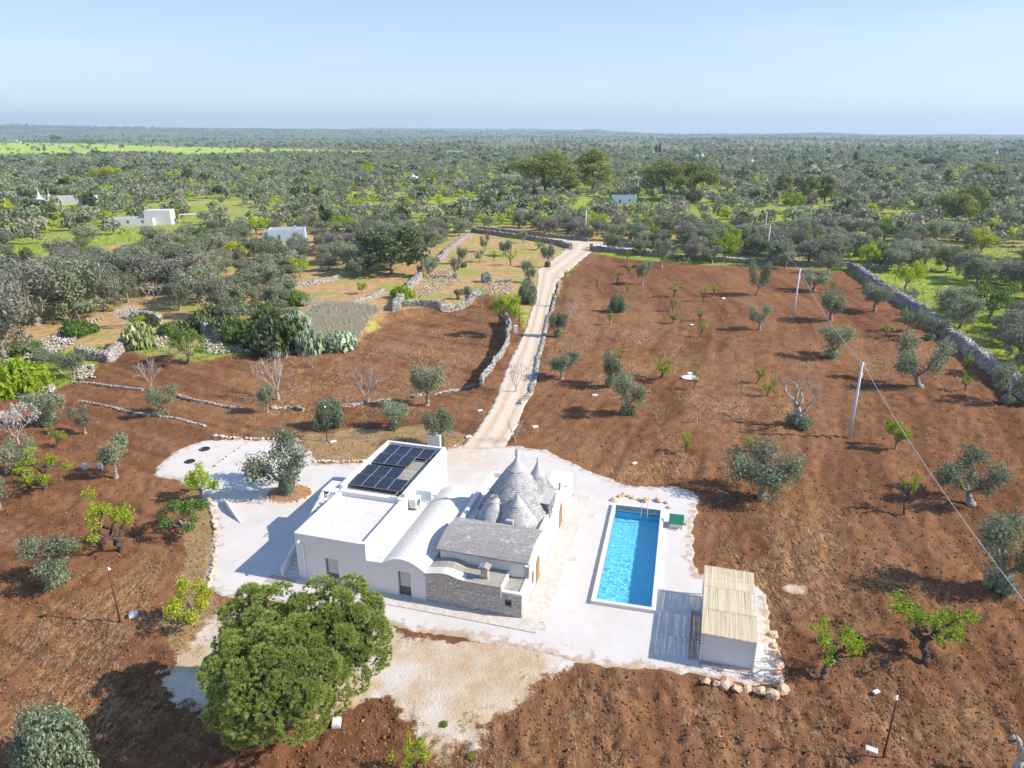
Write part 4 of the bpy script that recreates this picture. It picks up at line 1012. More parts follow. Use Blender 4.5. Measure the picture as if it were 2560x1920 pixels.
def T(kind, bx, by, ty, label, wpx=None, group=None, **k):
    x, y, z = TG(bx, by); h = max(.5, hgt(x, y, ty)-z)
    lst = mk[kind]; wide = 1.0
    o = put(kind, x, y, z, h, label, group, **k)
    if wpx:
        dist = y*CP+(CAM_H-h*.6)*SP; w = wpx/FPX*dist; wide = float(np.clip(w/(2*o['_r']*h/o['_h']), .6, 1.9))
        s = h/o['_h']; o.scale = (s*wide, s*wide, s); PLACED[-1] = (x, y, o['_r']*s*wide)
    return o
FO = 'pruned olive trees in the ploughed field'; FA = 'young almond trees in the ploughed field'
# --- east field, pruned olives (photo base px, base row, top row)
TT = [
 ('P',1605,711,651,'thick-trunked olive in the upper field, first big one right of the driveway gate',46),
 ('o',1542,779,737,'dense low olive bush alone in the middle of the upper field',55),
 ('S',1394,842,776,'olive with bushy foot leaning over the right edge of the driveway halfway up',44),
 ('P',1404,947,880,'wide olive close to the stone-edged driveway, beside the bend',90),
 ('S',1526,967,877,'tall narrow two-tiered olive just behind the biggest field olive',50),
 ('S',1569,1036,929,'biggest olive in the ploughed field right of the driveway, bushy at its foot',96),
 ('P',1890,738,648,'tall upright olive left of the farther power pole in the field',52),
 ('P',1898,825,759,'leaning olive with a ball of shoots at its foot, left of the middle pole',64),
 ('P',1653,668,595,'olive standing against the middle of the far boundary wall',48),
 ('P',1780,659,613,'broad olive with a short stout trunk near the far boundary wall',60),
 ('S',1370,668,607,'grey olive on the left verge by the gate',30),
 ('S',1322,706,650,'upper of two olives standing left of the driveway below the gate',40),
 ('o',1320,757,700,'lower bushy olive on the left edge of the driveway below the gate',42),
 ('P',1520,621,581,'small olive just right of the gate opening',28),
 ('P',1309,608,575,'thin olive growing at the end of the wall left of the gate',20),
 ('P',2036,727,672,'olive right behind the farthest field power pole',70),
 ('P',2076,802,722,'olive under the cable between the two field power poles',84),
 ('S',2079,892,808,'wide olive under the cable, left of the tall power pole top',100),
 ('P',2183,779,706,'spreading dark-trunked olive in front of the right boundary wall, farthest one',86),
 ('P',2266,828,768,'slim olive in front of the middle of the right boundary wall',48),
 ('S',2325,848,785,'silver olive hugging the right boundary wall',80),
 ('P',2299,967,842,'large rounded olive between the tall power pole and the right boundary wall',130),
 ('S',2516,1007,912,'olive cut by the right edge of the photo below the stone wall',90),
 ('P',1963,672,624,'olive at the upper right corner of the field by the first power pole',46),
 ('P',2070,684,628,'grey olive by the corner of the field wall',62),
 ('P',1907,1242,1118,'big silvery olive with two spreading crowns beyond the pool',178),
 ('P',2428,1260,1138,'flat-topped olive with pale bent trunk at the right, above the cable',158),
 ('S',2500,1475,1285,'large dark olive at the right edge crossed by the cable',175),
 ('P',291,1194,1095,'olive with two small white blocks at its foot, left of the gravel yard',88),
 ('P',60,1185,1095,'pale olive behind the bright green almond at the left edge',80),
 ('P',2,1275,1195,'small olive cut by the left edge of the photo',70),
 ('S',147,1460,1348,'wide low olive left of the brown lamp post',150),
 ('o',150,1935,1784,'round silvery olive bush in the bottom left corner',160),
 ('o',824,1068,1000,'round olive standing behind the thin brown lamp post',56),
 ('S',985,1071,999,'dark wide olive above the end of the house roof terrace',92),
 ('P',1067,1013,906,'forked olive on the low terrace wall left of the driveway',96),
 ('S',1100,1112,1020,'olive with a pale trunk by the white gate pillar behind the solar panels',92),
 ('P',669,1031,955,'thick pale-trunked olive at the left end of the low terrace wall',50),
 ('P',185,947,877,'olive with a pale bent trunk near the rubble heap at left',62),
 ('P',150,930,880,'dark olive left of the pale bent trunk near the rubble',52),
 ('S',402,1036,964,'umbrella-shaped olive with bushy foot in the left field',86),
 ('S',124,1059,973,'wide grey olive below the stone heap at left',118),
 ('P',213,1083,1016,'small half-bare olive in the left field',54),
]
for k_, bx, by, ty, lb, w_ in TT: T(k_, bx, by, ty, lb, w_, FO)
T('P', 719, 1237, 1093, 'leaning olive in the stone-ringed soil circle on the gravel yard', 165, variant=3, rz=.4)
AA = [
 ('A',1568,653,621,'thin almond nearest the gate in the upper field',16),('A',1572,685,653,'almond in front of the thin one near the gate',18),
 ('A',1569,730,699,'small dark almond left of the low olive bush',12),('A',1691,656,618,'almond by the far wall, right of the tall wall olive',28),
 ('A',1722,662,642,'tiny almond by the far wall',12),('A',1684,742,702,'bright-topped almond in the middle of the upper field',40),
 ('a',1760,754,717,'nearly leafless almond in the middle of the upper field',26),('A',1780,740,704,'narrow yellow-green almond beside the leafless one',14),
 ('A',1414,695,673,'tiny bright green almond beside the driveway edge',12),('n',1451,717,682,'small pale leafless tree right of the driveway',26),
 ('a',1494,717,690,'wispy little almond right of the pale leafless tree',14),('a',1542,710,676,'bare stick-like almond left of the thick-trunked olive',10),
 ('a',1731,641,617,'dark thin almond at the far wall',12),('a',1844,650,624,'leaning dark almond against the far wall',20),
 ('A',1524,811,772,'sapling with yellow tuft below the low olive bush',12),('A',1684,808,774,'leaning almond with a bright tuft casting a long shadow',30),
 ('A',1749,842,802,'slanted almond beside the small white slab',20),('A',1749,803,767,'almond just above the slanted one in the middle field',22),
 ('A',1682,778,742,'forked almond above the leaning one',22),('A',1650,944,886,'V-shaped almond with two bright pompom tufts',62),
 ('A',1734,973,923,'young almond next to the round cream cover',26),('T',1740,1057,1030,'short bare stump below the round cream cover',8),
 ('A',1714,1132,1071,'little bright almond above the gravel yard by the pool',32),('A',1892,961,912,'almond with yellow tips left of the tall power pole, upper one',34),
 ('A',1918,990,950,'almond with yellow tips left of the tall power pole, lower one',30),('A',1390,766,728,'leafy almond leaning on the driveway edge',22),
 ('N',1432,798,748,'white leafless tree beside the driveway olives',44),('A',1552,893,866,'yellow-green almond behind the two-tiered olive',50),
 ('A',2215,842,808,'almond with mounded foot right of the wide cable olive',30),('A',2082,724,690,'yellow-leaved almond near the farthest field pole',22),
 ('A',2415,926,874,'tilted almond against the right boundary wall',22),('A',2412,978,929,'narrow bright almond below the right boundary wall',22),
 ('A',1933,976,935,'tiny almond close to the foot of the dead olive',16),('A',1881,1128,1092,'bright yellow-green almond behind the silvery pool olive',48),
 ('a',2261,1288,1196,'twisted almost bare almond in the lower right field',40),('A',2312,1660,1525,'large bright green almond casting a long shadow at lower right',208),
 ('A',2059,1700,1561,'crooked almond with bright tufts beside the shelter stones',150),('A',114,1224,1120,'bright green spreading almond at the left edge',130),
 ('A',299,1373,1227,'grey-barked almond with fresh leaves left of the yard',130),('A',140,1121,1068,'pale twiggy almond sapling in the left field',40),
 ('A',1038,1945,1849,'almond sprouting at the bottom edge of the photo',100),('n',653,1101,1066,'small pruned sapling by the yard border stones',14),
]
for k_, bx, by, ty, lb, w_ in AA: T(k_, bx, by, ty, lb, w_, FA if k_ in 'Aa' else None)
BB = [
 ('D',1994,1064,952,'dead grey olive with twisted bare limbs and a green bush at its foot',118),
 ('Y',2238,1122,1051,'yellow-green bushy tree right of the tall power pole foot',78),
 ('T',2542,1935,1842,'cut pale tree stump in the bottom right corner',70),
 ('M',463,1335,1247,'green leafy tree touching the left border of the gravel yard',128),
 ('L',505,1248,1161,'light green tree over the upper left border of the gravel yard',86),
 ('Y',484,1560,1455,'yellow-green spring tree below the gravel yard border',118),
 ('N',695,999,878,'large white leafless tree on the lower terrace',130),('N',918,1008,909,'white leafless fan-shaped tree at the low terrace wall',100),
 ('n',780,918,871,'small leafless tree at the foot of the reed thicket',58),('N',379,973,892,'thin bundle of bare upright shoots in the left field',30),
 ('M',473,908,813,'round pale green tree with dark trunk at the left field edge',100),
 ('W',46,1108,1016,'white flowering tree at the left edge',88),('W',317,820,767,'small white-barked tree among the ruined walls',50),
 ('L',1265,826,738,'tall bright green shrub beside the driveway retaining wall',44),('T',1109,766,738,'short stump on the dry wall of the enclosure',10),
 ('n',1203,752,682,'pale grey spreading fig tree on the enclosure wall',62),
 ('U',197,838,799,'round clipped green bush beside the rubble',70),('c',350,868,800,'yellowish prickly pear clump on the ruined enclosure',78),
 ('V',40,980,905,'big bright green bush at the left edge on the stones',110),('u',689,868,788,'dark rounded bush at the left end of the reed thicket',96),
 ('C',745,840,772,'tall pale prickly pear behind the dark bush',62),('C',775,872,820,'prickly pear clump at the front of the reed thicket, left one',70),
 ('C',850,872,826,'prickly pear clump at the front right of the reed thicket',84),('W',790,782,742,'white blossom bush above the reed thicket',60),
 ('U',610,850,800,'green bush between the pale green tree and the dark bush',80),('u',575,840,790,'dark green bush by the ruined wall',60),('u',540,815,770,'olive-green thicket bush below the orchard',60),
 ('U',640,842,812,'low green bush right of the ruined wall end',56),
 ('C',1216,705,678,'prickly pear behind the pale fig tree',20),
 ('y',1071,692,636,'pale yellow-green round tree at the end of the diagonal stone wall',56),
 ('S',1138,695,640,'small olive inside the stone enclosure',30),('o',1160,668,655,'low olive bush in the stone enclosure',24),('S',1145,748,720,'stunted olive by the enclosure wall',30),
 ('o',1170,735,715,'scrubby bush inside the enclosure wall',32),
 ('P',1155,660,615,'small olive behind the diagonal stone wall',32),('P',1200,655,625,'dark little olive in the plot below the lane',28),('a',1235,655,625,'small leafless almond below the lane',20),
 ('A',1276,664,622,'thin green almond in the plot below the lane',34),('A',1342,624,595,'dark-stemmed almond by the wall left of the gate',32),
 ('P',1213,630,585,'olive beside the stone wall below the lane',30),('P',1265,640,600,'olive by the lane wall',36),
 ('N',1290,980,900,'dry twiggy shrub at the right edge of the driveway',20),('N',1288,1105,1040,'bare grey shrub where the driveway meets the yard',50),
 ('o',718,1232,1190,'silver-green shoots round the olive foot in the stone circle',56),
 ('K',980,683,572,'huge dark carob tree in the left orchard',200),('G',900,690,625,'grey olive in front of the huge carob, left side',100),('K',58,712,621,'dark evergreen among the grey olives at the left edge',90),
 ('B',12,925,690,'big withered grey tree cut by the left edge above the bright bush',190),('B',95,812,648,'tall grey-brown olive at left, above the rubble slope',190),('G',190,800,650,'large full olive left of the round clipped bush',150),
 ('B',262,778,668,'brownish spreading olive above the ruined enclosure',120),('G',321,756,682,'upright green olive in front of the ruined walls',64),('n',385,752,705,'leafless twiggy tree beside the upright green olive',80),
 ('G',405,712,645,'grey olive in the front of the tan orchard, left of centre',70),('G',498,746,668,'forked olive above the pale green tree',76),('B',548,796,690,'dull olive over the thicket',96),('G',448,776,700,'slender olive above the thicket',64),
 ('G',640,772,716,'small olive by the low orchard wall',44),('u',380,815,790,'low dark bush on the ruined wall',40),
 # tall pines
 ('Q',1358,486,376,'wide domed umbrella pine, left one of the tall pair beyond the lane',165),('R',1484,480,371,'tall pine with bare lower trunk right of the wide domed pine',125),
 ('R',1425,486,420,'dark lower pine between the tall pair',70),
 ('Q',1662,502,398,'dense dark pine left of the broad twin pine',125),('Q',1735,500,402,'broad pine joined to the dense dark pine beyond the lane',120),('K',1725,520,470,'dark green understorey tree beneath the broad twin pines',60),
 ('R',1955,498,434,'narrow pine at the left of the trio right of centre',62),('R',2020,513,438,'middle pine of the trio right of centre',54),('R',2060,510,437,'light green pine at the right of the trio',64),
 ('Q',2378,572,480,'umbrella pine with tilted bright crown at right',104),('R',2420,560,463,'wind-swept pine behind the tilted umbrella pine',100),
 ('K',2325,425,392,'dark tree on the distant plain at right',60),('y',2372,408,375,'pale tall tree beside the dark one on the right plain',44),('Q',2455,444,406,'dark spreading pine far right',56),
 ('X',1640,385,359,'left of the two thin cypresses on the plain',7),('X',1648,385,358,'right of the two thin cypresses on the plain',7),('X',2136,414,376,'single dark cypress on the right plain',13),
 ('Y',266,460,414,'large yellow-green tree among the far left olives',84),('Y',149,412,388,'round bright yellow tree far left',40),('Y',486,479,446,'yellow-green tree behind the white farm building',42),
 ('L',454,542,511,'bright lime tree right of the long farmhouse',46),('L',1978,534,481,'fresh lime green tree below the pine trio',60),('L',1815,626,568,'rounded bright green fig tree on the meadow beyond the far wall',70),
 ('L',883,586,546,'lime green tree in the orchard behind the carob',38),('Y',596,658,603,'yellow-green tree in the left orchard',66),('M',2075,552,514,'round dark green citrus tree on the meadow',34),
 ('L',1640,600,566,'light green shrub tree beyond the far wall',44),('Y',918,438,400,'yellow-green tree on the plain behind the orchard',34),('M',985,455,422,'green tree left of the white trullo cottage',40),
 ('L',1072,462,436,'lime tree right of the white trullo cottage',46),('M',225,368,344,'dark round tree on the edge of the green fields',34),('M',140,360,336,'dark tree near the ruined masonry at far left',28),
 ('L',2165,676,610,'yellow-green almond just beyond the corner of the field wall',50),('L',2360,778,752,'yellow-green shoots over the right boundary wall',50),('y',2275,755,718,'pale blossoming tree above the right boundary wall',44),
 ('Y',2450,640,566,'olive-yellow tree right of the umbrella pines',70),('L',2030,640,585,'green almond left of the round grey olive beyond the wall',44),('K',2170,655,615,'dark thicket behind the wall corner',70),
]
for k_, bx, by, ty, lb, w_ in BB: T(k_, bx, by, ty, lb, w_, None)

# --- the big pine in front of the house
def bigpine():
    cx, cy = -11.9, 30.2; root = empty('pine_tree', (cx, cy, 0)); tag(root, 'huge bushy bright green pine in front of the white house', 'pine tree')
    rg = np.random.default_rng(404); m = MB(); cl = []
    limb(m, (-1.0, .8, -.2), (-.5, .5, 4.5), .38, .26, rg, 4, .06, 9); limb(m, (-.5,.5,4.4), (.2,0,7.2), .24, .08, rg, 3, .1, 7)
    # mounded shoots packed over two joined lobes (rear lobe and nearer, bigger lobe)
    lobes = [((-.6, -1.0, 4.7), (3.1, 2.5, 2.8), 40), ((1.9, 1.9, 5.2), (2.6, 2.3, 2.7), 34), ((-2.3, 2.3, 5.1), (1.9, 1.7, 2.2), 20)]
    for (lx, ly, lz), (ra, rb, rc), nn_ in lobes:
        ga = math.pi*(3-math.sqrt(5)); tot = int(nn_*1.35)
        for i in range(tot):
            zf = 1-2*(i+.5)/tot
            if zf < -.62: continue
            rr = math.sqrt(1-zf*zf); th_ = i*ga; jit = rg.uniform(.86, 1.10)
            p = np.array([lx+ra*jit*rr*math.cos(th_), ly+rb*jit*rr*math.sin(th_), lz+rc*jit*zf])
            if any(((p[0]-ox)/oa)**2+((p[1]-oy)/ob)**2+((p[2]-oz)/oc)**2 < .55 for (ox, oy, oz), (oa, ob, oc), _ in lobes if (ox, oy) != (lx, ly)): continue
            s_ = rg.uniform(.6, 1.05); cl.append((*p, s_, s_*.86)); n_ = len(cl)
            if n_ % 4 == 0: limb(m, (-.6, .5, rg.uniform(2.4, 5.0)), p*np.array([.9,.9,1])-np.array([0,0,.3]), .09, .03, rg, 4, .08, 5)
    m.build('trunk', M['bark_pine'], root, smooth=True, fixn=False)
    c = np.array(cl); N = 15500; k = rg.choice(len(c), N); d = rg.standard_normal((N, 3)); d /= np.linalg.norm(d, axis=1)[:, None]
    cen = np.array([0, .3, 4.0]); ov = c[k, :3]-cen; ov /= np.linalg.norm(ov, axis=1)[:, None]
    fl_ = (d*ov).sum(1) < -.25; d[fl_] *= -1; d[:, 2] += .15; d /= np.linalg.norm(d, axis=1)[:, None]
    p = c[k, :3]+d*(.72+.28*rg.random(N)**.7)[:, None]*np.stack([c[k, 3], c[k, 3], c[k, 4]], -1)
    dirn = d*1.0+np.array([0,0,.3]); dirn /= np.linalg.norm(dirn, axis=1)[:, None]
    K_ = 16; P = np.repeat(p, K_, 0); Dn = np.repeat(dirn, K_, 0)+rg.standard_normal((N*K_, 3))*.55; Dn /= np.linalg.norm(Dn, axis=1)[:, None]
    L = rg.uniform(.14, .25, N*K_)[:, None]; s = np.cross(Dn, rg.standard_normal((N*K_, 3))); s /= np.linalg.norm(s, axis=1)[:, None]; s *= .018
    V = np.stack([P-s, P+s, P+Dn*L], 1).reshape(-1, 3); F = np.arange(len(V)).reshape(-1, 3)
    cr_ = mesh_np('crown', V, F, M['needle'], parent=root, attr={'rnd': ('POINT', (np.tile([.2, .2, .85], N*K_)+np.repeat(rg.uniform(-.2,.15,N), K_*3)))})  # pale new tips; sunlit tops and dark gaps also put into the colour
    # darker inner sprays; shade between the shoots put into their colour
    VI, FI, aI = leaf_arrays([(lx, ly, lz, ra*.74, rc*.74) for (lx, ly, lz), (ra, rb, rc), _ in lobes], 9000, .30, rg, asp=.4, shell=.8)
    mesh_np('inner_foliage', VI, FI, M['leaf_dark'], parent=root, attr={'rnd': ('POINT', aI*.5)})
    # upright pale buds
    sel = (d[:, 2] > .35) & (rg.random(N) < .05); q = p[sel]+np.array([0,0,.12]); nq = len(q); w = .022
    V = np.stack([q+np.array([-w,0,0]), q+np.array([w,0,0]), q+np.array([0,0,.22])], 1).reshape(-1, 3)
    bs_ = mesh_np('bud_shoots', V, np.arange(3*nq).reshape(-1, 3), M['drygrass'], parent=root, attr={'rnd': ('POINT', rg.random(3*nq))})
    bs_['kind'] = 'stuff'; PLACED.append((cx, cy, 5))
bigpine()

# --- groves: individual olives, nearest first, and everything farther as one mass
WALL_N = K2([(1258,566),(1225,532),(1170,518),(1100,506),(1060,500),(1010,502)])
FORB = []                                   # open places nothing may grow on
FORB.append(S_SOIL)
FORB.append(S_MEAD[0])
def P_(px, py): return G(px, py)
HOUSES_FAR = [(711,602),(345,562),(150,508),(1022,452),(1283,452),(1562,512),(40,356),(1137,384),(1243,388),(2024,420),(2494,371),(1750,398),(1884,413),(1270,372)]
rq = np.random.default_rng(2024)
cand = []
sp = 7.6
for yy in np.arange(85, 1150, sp):
    hwid = yy*.80+18; nx_ = int(2*hwid/sp)
    for i in range(nx_):
        x = -hwid+i*sp+rq.uniform(-2.3, 2.3); y = yy+rq.uniform(-2.3, 2.3); cand.append((x, y))
cand = np.array(cand); cx_, cy_ = cand[:, 0], cand[:, 1]
keep = np.ones(len(cand), bool)
keep &= polydist(cx_, cy_, S_SOIL) < -3.5
keep &= polydist(cx_, cy_, LOWF) < -3
keep &= polydist(cx_, cy_, DRV_POLY) < -4
ENC = GP([(700,790),(760,745),(830,700),(1010,700),(1100,640),(1180,590),(1250,575),(1400,600),(1480,612),(1480,640),(1340,790),(1230,800),(860,890),(600,890),(520,850)])
keep &= polydist(cx_, cy_, ENC) < -1.5
RUIN = GP([(0,900),(100,830),(250,770),(560,790),(620,890),(300,960),(0,1000)])
keep &= polydist(cx_, cy_, RUIN) < -1.5
keep &= linedist(cx_, cy_, GP([(1150,574),(1280,588),(1440,605),(1490,612),(1600,628),(1760,642),(1900,650)])) > 4.0
keep &= polydist(cx_, cy_, S_MEAD[0]) < -10
for px, py in HOUSES_FAR:
    hx, hy = G(px, py); keep &= ~((np.abs(cx_-hx) < 9+hy*.012) & (cy_ > hy-8-hy*.03) & (cy_ < hy+12))
# clearings of bright grass
cl_n = fbm(cx_/38, cy_/38, 77, 3)
thr = np.where(cx_ > cy_*.15, .45, .41)
keep &= (cl_n > thr) | (rq.random(len(cand)) < .25)
lo = (cx_ < -10) & (cy_ < 230); keep &= ~lo | (rq.random(len(cand)) < .93)
for (x, y, r_) in PLACED: keep &= np.hypot(cx_-x, cy_-y) > (r_*.75+1.9)
cand = cand[keep]; dist = np.hypot(cand[:, 0], cand[:, 1])
infr = np.abs(cand[:, 0]) < cand[:, 1]*.72+14
order = np.argsort(dist+np.where(infr, 0, 1e5)); cand = cand[order]
NI = 300-len([1 for a in TT])-12
AREA = [
 (lambda x, y: x > y*.30 and y < 190, 'in the green meadow grove beyond the right boundary wall'),
 (lambda x, y: x > y*.30, 'in the distant grove at the right'),
 (lambda x, y: x < -y*.45, 'in the thick grove along the left edge'),
 (lambda x, y: x < -y*.05 and y < 260, 'in the tan orchard left of the diagonal stone wall'),
 (lambda x, y: x < -y*.05, 'in the grove behind the left orchard'),
 (lambda x, y: True, 'in the dense grove beyond the lane, below the tall pines')]
nind = 0; far = []; ORD = []
for x, y in cand:
    z = float(terr(np.array([x]), np.array([y]))[0]); r01 = rq.random()
    east = x > y*.22
    h = rq.uniform(4.2, 6.0)*(1.22 if east else (1.45 if x < -y*.42 and y < 150 else (1.15 if x < -y*.45 else 1.0)))
    if nind < NI and abs(x) < y*.78+14:
        kind = 'B' if r01 < (.5 if east else .22) else ('G' if r01 < .93 else ('L' if r01 < .965 else 'M'))
        area = next(a for f, a in AREA if f(x, y))
        look = {'B': ('withered grey-brown olive tree','withered olives '), 'G': ('full grey-green olive tree','green olives '), 'L': ('fresh lime green tree','lime green trees '), 'M': ('mid green leafy tree','green broadleaf trees ')}[kind]
        o_ = put(kind, x, y, z, h, look[0]+' '+area, look[1]+area, wide=float(rq.uniform(.95, 1.2))*(1.05 if kind in 'GB' else 1)); nind += kind in 'GB'; ORD.append((area, look[0], x, y, o_))
    else: far.append((x, y, z, h, r01, east))
# beyond 1.1 km: sparser, bigger clumps
for yy in np.geomspace(1150, 6500, 95):
    st = max(9, yy*.0085)*1.35; n_ = int(1.62*yy/st)
    xs = -yy*.81+np.arange(n_)*st+rq.uniform(-st*.45, st*.45, n_)
    for x in xs:
        y = yy+rq.uniform(-.5, .5)*yy*.018
        if fbm(np.array([x/160.]), np.array([y/420.]), 66, 3)[0] < .44 and rq.random() < .85: continue
        if polydist(np.array([x]), np.array([y]), S_MEAD[0])[0] > -8 and rq.random() < .82: continue
        far.append((x, y, None, rq.uniform(4.5, 7.5)*(1+.12*(yy/1150-1)), rq.random(), x > y*.22))
far = np.array([(a, b, 0 if c is None else c, d, e, f) for a, b, c, d, e, f in far], float)
far[:, 2] = terr(far[:, 0], far[:, 1])
SHORT = ['meadow behind the right wall', 'distant right grove', 'thick left-edge grove', 'tan left orchard', 'grove behind the orchard', 'grove beyond the lane']
LK = {'withered grey-brown olive tree': 'withered olive', 'full grey-green olive tree': 'grey-green olive', 'fresh lime green tree': 'lime tree', 'mid green leafy tree': 'leafy tree'}
def nth(k):
    w_ = ['zeroth','first','second','third','fourth','fifth','sixth','seventh','eighth','ninth','tenth','eleventh','twelfth','thirteenth','fourteenth','fifteenth','sixteenth','seventeenth','eighteenth','nineteenth']
    if k < 20: return w_[k]
    tens, one = divmod(k, 10); return ['twentieth','thirtieth','fortieth'][tens-2] if one == 0 else ['twenty-','thirty-','forty-'][tens-2]+w_[one]
for ai, (f_, an) in enumerate(AREA):
    its = sorted([q for q in ORD if q[0] == an], key=lambda q: q[3])
    for bi in range(0, len(its), 9):
        bnd = sorted(its[bi:bi+9], key=lambda q: q[2]/q[3])
        for ci, q in enumerate(bnd): q[4]['label'] = '%s, %s from left in the %s row of the %s' % (LK[q[1]], nth(ci+1), nth(bi//9+1), SHORT[ai])
print('individual olives', nind, 'far', len(far))
def mass(name, sel, nq, mat, seed, label, szf=1.0, hf=1., wf=1.):
    A = far[sel]; rg = np.random.default_rng(seed); VV = []; FF = []; RR = []; off = 0
    for i0 in range(0, len(A), 1500):
        a = A[i0:i0+1500]; m_ = len(a); n = nq(float(np.median(a[:, 1]))); h = a[:, 3]*hf; rad = h*.55*wf*rg.uniform(.85, 1.25, m_)
        # four lobes per crown
        lob = rg.standard_normal((m_, 4, 3))*.36; k = rg.integers(0, 4, (m_, n)); lo_ = np.take_along_axis(lob, k[..., None].repeat(3, -1), 1)
        d = rg.standard_normal((m_, n, 3)); d /= np.linalg.norm(d, axis=-1)[..., None]
        p = lo_*rad[:, None, None]+d*(.62*rad)[:, None, None]*(.75+.25*rg.random((m_, n, 1)))
        p[..., 2] = p[..., 2]*.72; p += np.stack([a[:, 0], a[:, 1], a[:, 2]+h*.58], -1)[:, None]
        nr_ = d+rg.standard_normal(d.shape)*.5; nr_ /= np.linalg.norm(nr_, axis=-1)[..., None]
        u_ = np.cross(nr_, rg.standard_normal(d.shape)); u_ /= np.linalg.norm(u_, axis=-1)[..., None]; w_ = np.cross(nr_, u_)
        s = (rad*szf*math.sqrt(3.0/n)*1.3)[:, None, None]*(.6+.8*rg.random((m_, n, 1)))
        V = np.stack([p-u_*s, p-w_*s*.6, p+u_*s, p+w_*s*.6], 2).reshape(-1, 3)
        F = np.arange(len(V)).reshape(-1, 4)+off; off += len(V); VV.append(V); FF.append(F); RR.append(np.repeat(np.clip(rg.random(m_)[:, None]*.5+rg.random((m_, n))*.5, 0, 1).ravel(), 4))
    o = mesh_np(name, np.concatenate(VV), np.concatenate(FF), mat, attr={'rnd': ('POINT', np.concatenate(RR))})
    tag(o, label, 'trees', kind='stuff'); return o
def nq(y): return 300 if y < 420 else (150 if y < 700 else (64 if y < 1200 else 22))
e = far[:, 5] > .5; r1_ = far[:, 4]
kindsel = np.where(r1_ < np.where(e, .40, .20), 1, np.where(r1_ < .88, 0, np.where(r1_ < .955, 2, 3)))
far = far[np.argsort(far[:, 1], kind='stable')]
e = far[:, 5] > .5; r1_ = far[:, 4]
kindsel = np.where(r1_ < np.where(e, .26, .14), 1, np.where(r1_ < .76, 0, np.where(r1_ < .875, 2, np.where(r1_ < .95, 3, 4))))
mass('distant_olive_grove', kindsel == 0, nq, M['leaf_olive'], 1, 'grey-green mass of distant olive crowns reaching the horizon')
mass('distant_withered_grove', kindsel == 1, nq, M['leaf_brown'], 2, 'grey-brown mass of withered olive crowns among the distant groves')
mass('distant_lime_trees', kindsel == 2, nq, M['leaf_lime'], 3, 'scattered lime green spring trees among the distant groves', 1., .85, .85)
mass('distant_yellow_trees', kindsel == 3, nq, M['leaf_yellow'], 4, 'scattered yellow-green trees among the distant groves', 1., .85, .8)
mass('distant_dark_trees', kindsel == 4, nq, M['leaf_dark'], 5, 'scattered dark evergreen trees among the distant groves', 1., 1.25, 1.)
# far away prototype trunks are covered by crowns; undergrowth clumps in the grove
# thicket bushes on the edge of the orchard and ruins
for k_, bx, by, ty, lb, w_ in [('U',430,835,805,'low green bush beside the pale green tree',50),('u',505,826,780,'dark bush right of the pale green tree',64),('y',590,808,740,'pale olive-green tree at the thicket edge',90),
  ('U',668,800,768,'green bush at the lower end of the tan orchard',54),('V',352,812,790,'bright low bush by the ruined dark wall',50),('y',720,800,750,'grey-green shrub tree above the dark rounded bush',70),
  ('U',735,762,725,'round bush beside the orchard wall',46),('o',688,768,715,'silver-green shrub below the orchard wall',44),('o',110,905,868,'grey olive shrub on the rubble slope',60),
  ('V',1005,745,715,'bright bush on the diagonal wall',34),('U',60,885,850,'green bush at the top of the stone heap',56),('L',905,735,705,'small lime tree by the orchard wall',30)]:
    T(k_, bx, by, ty, lb, w_, None)
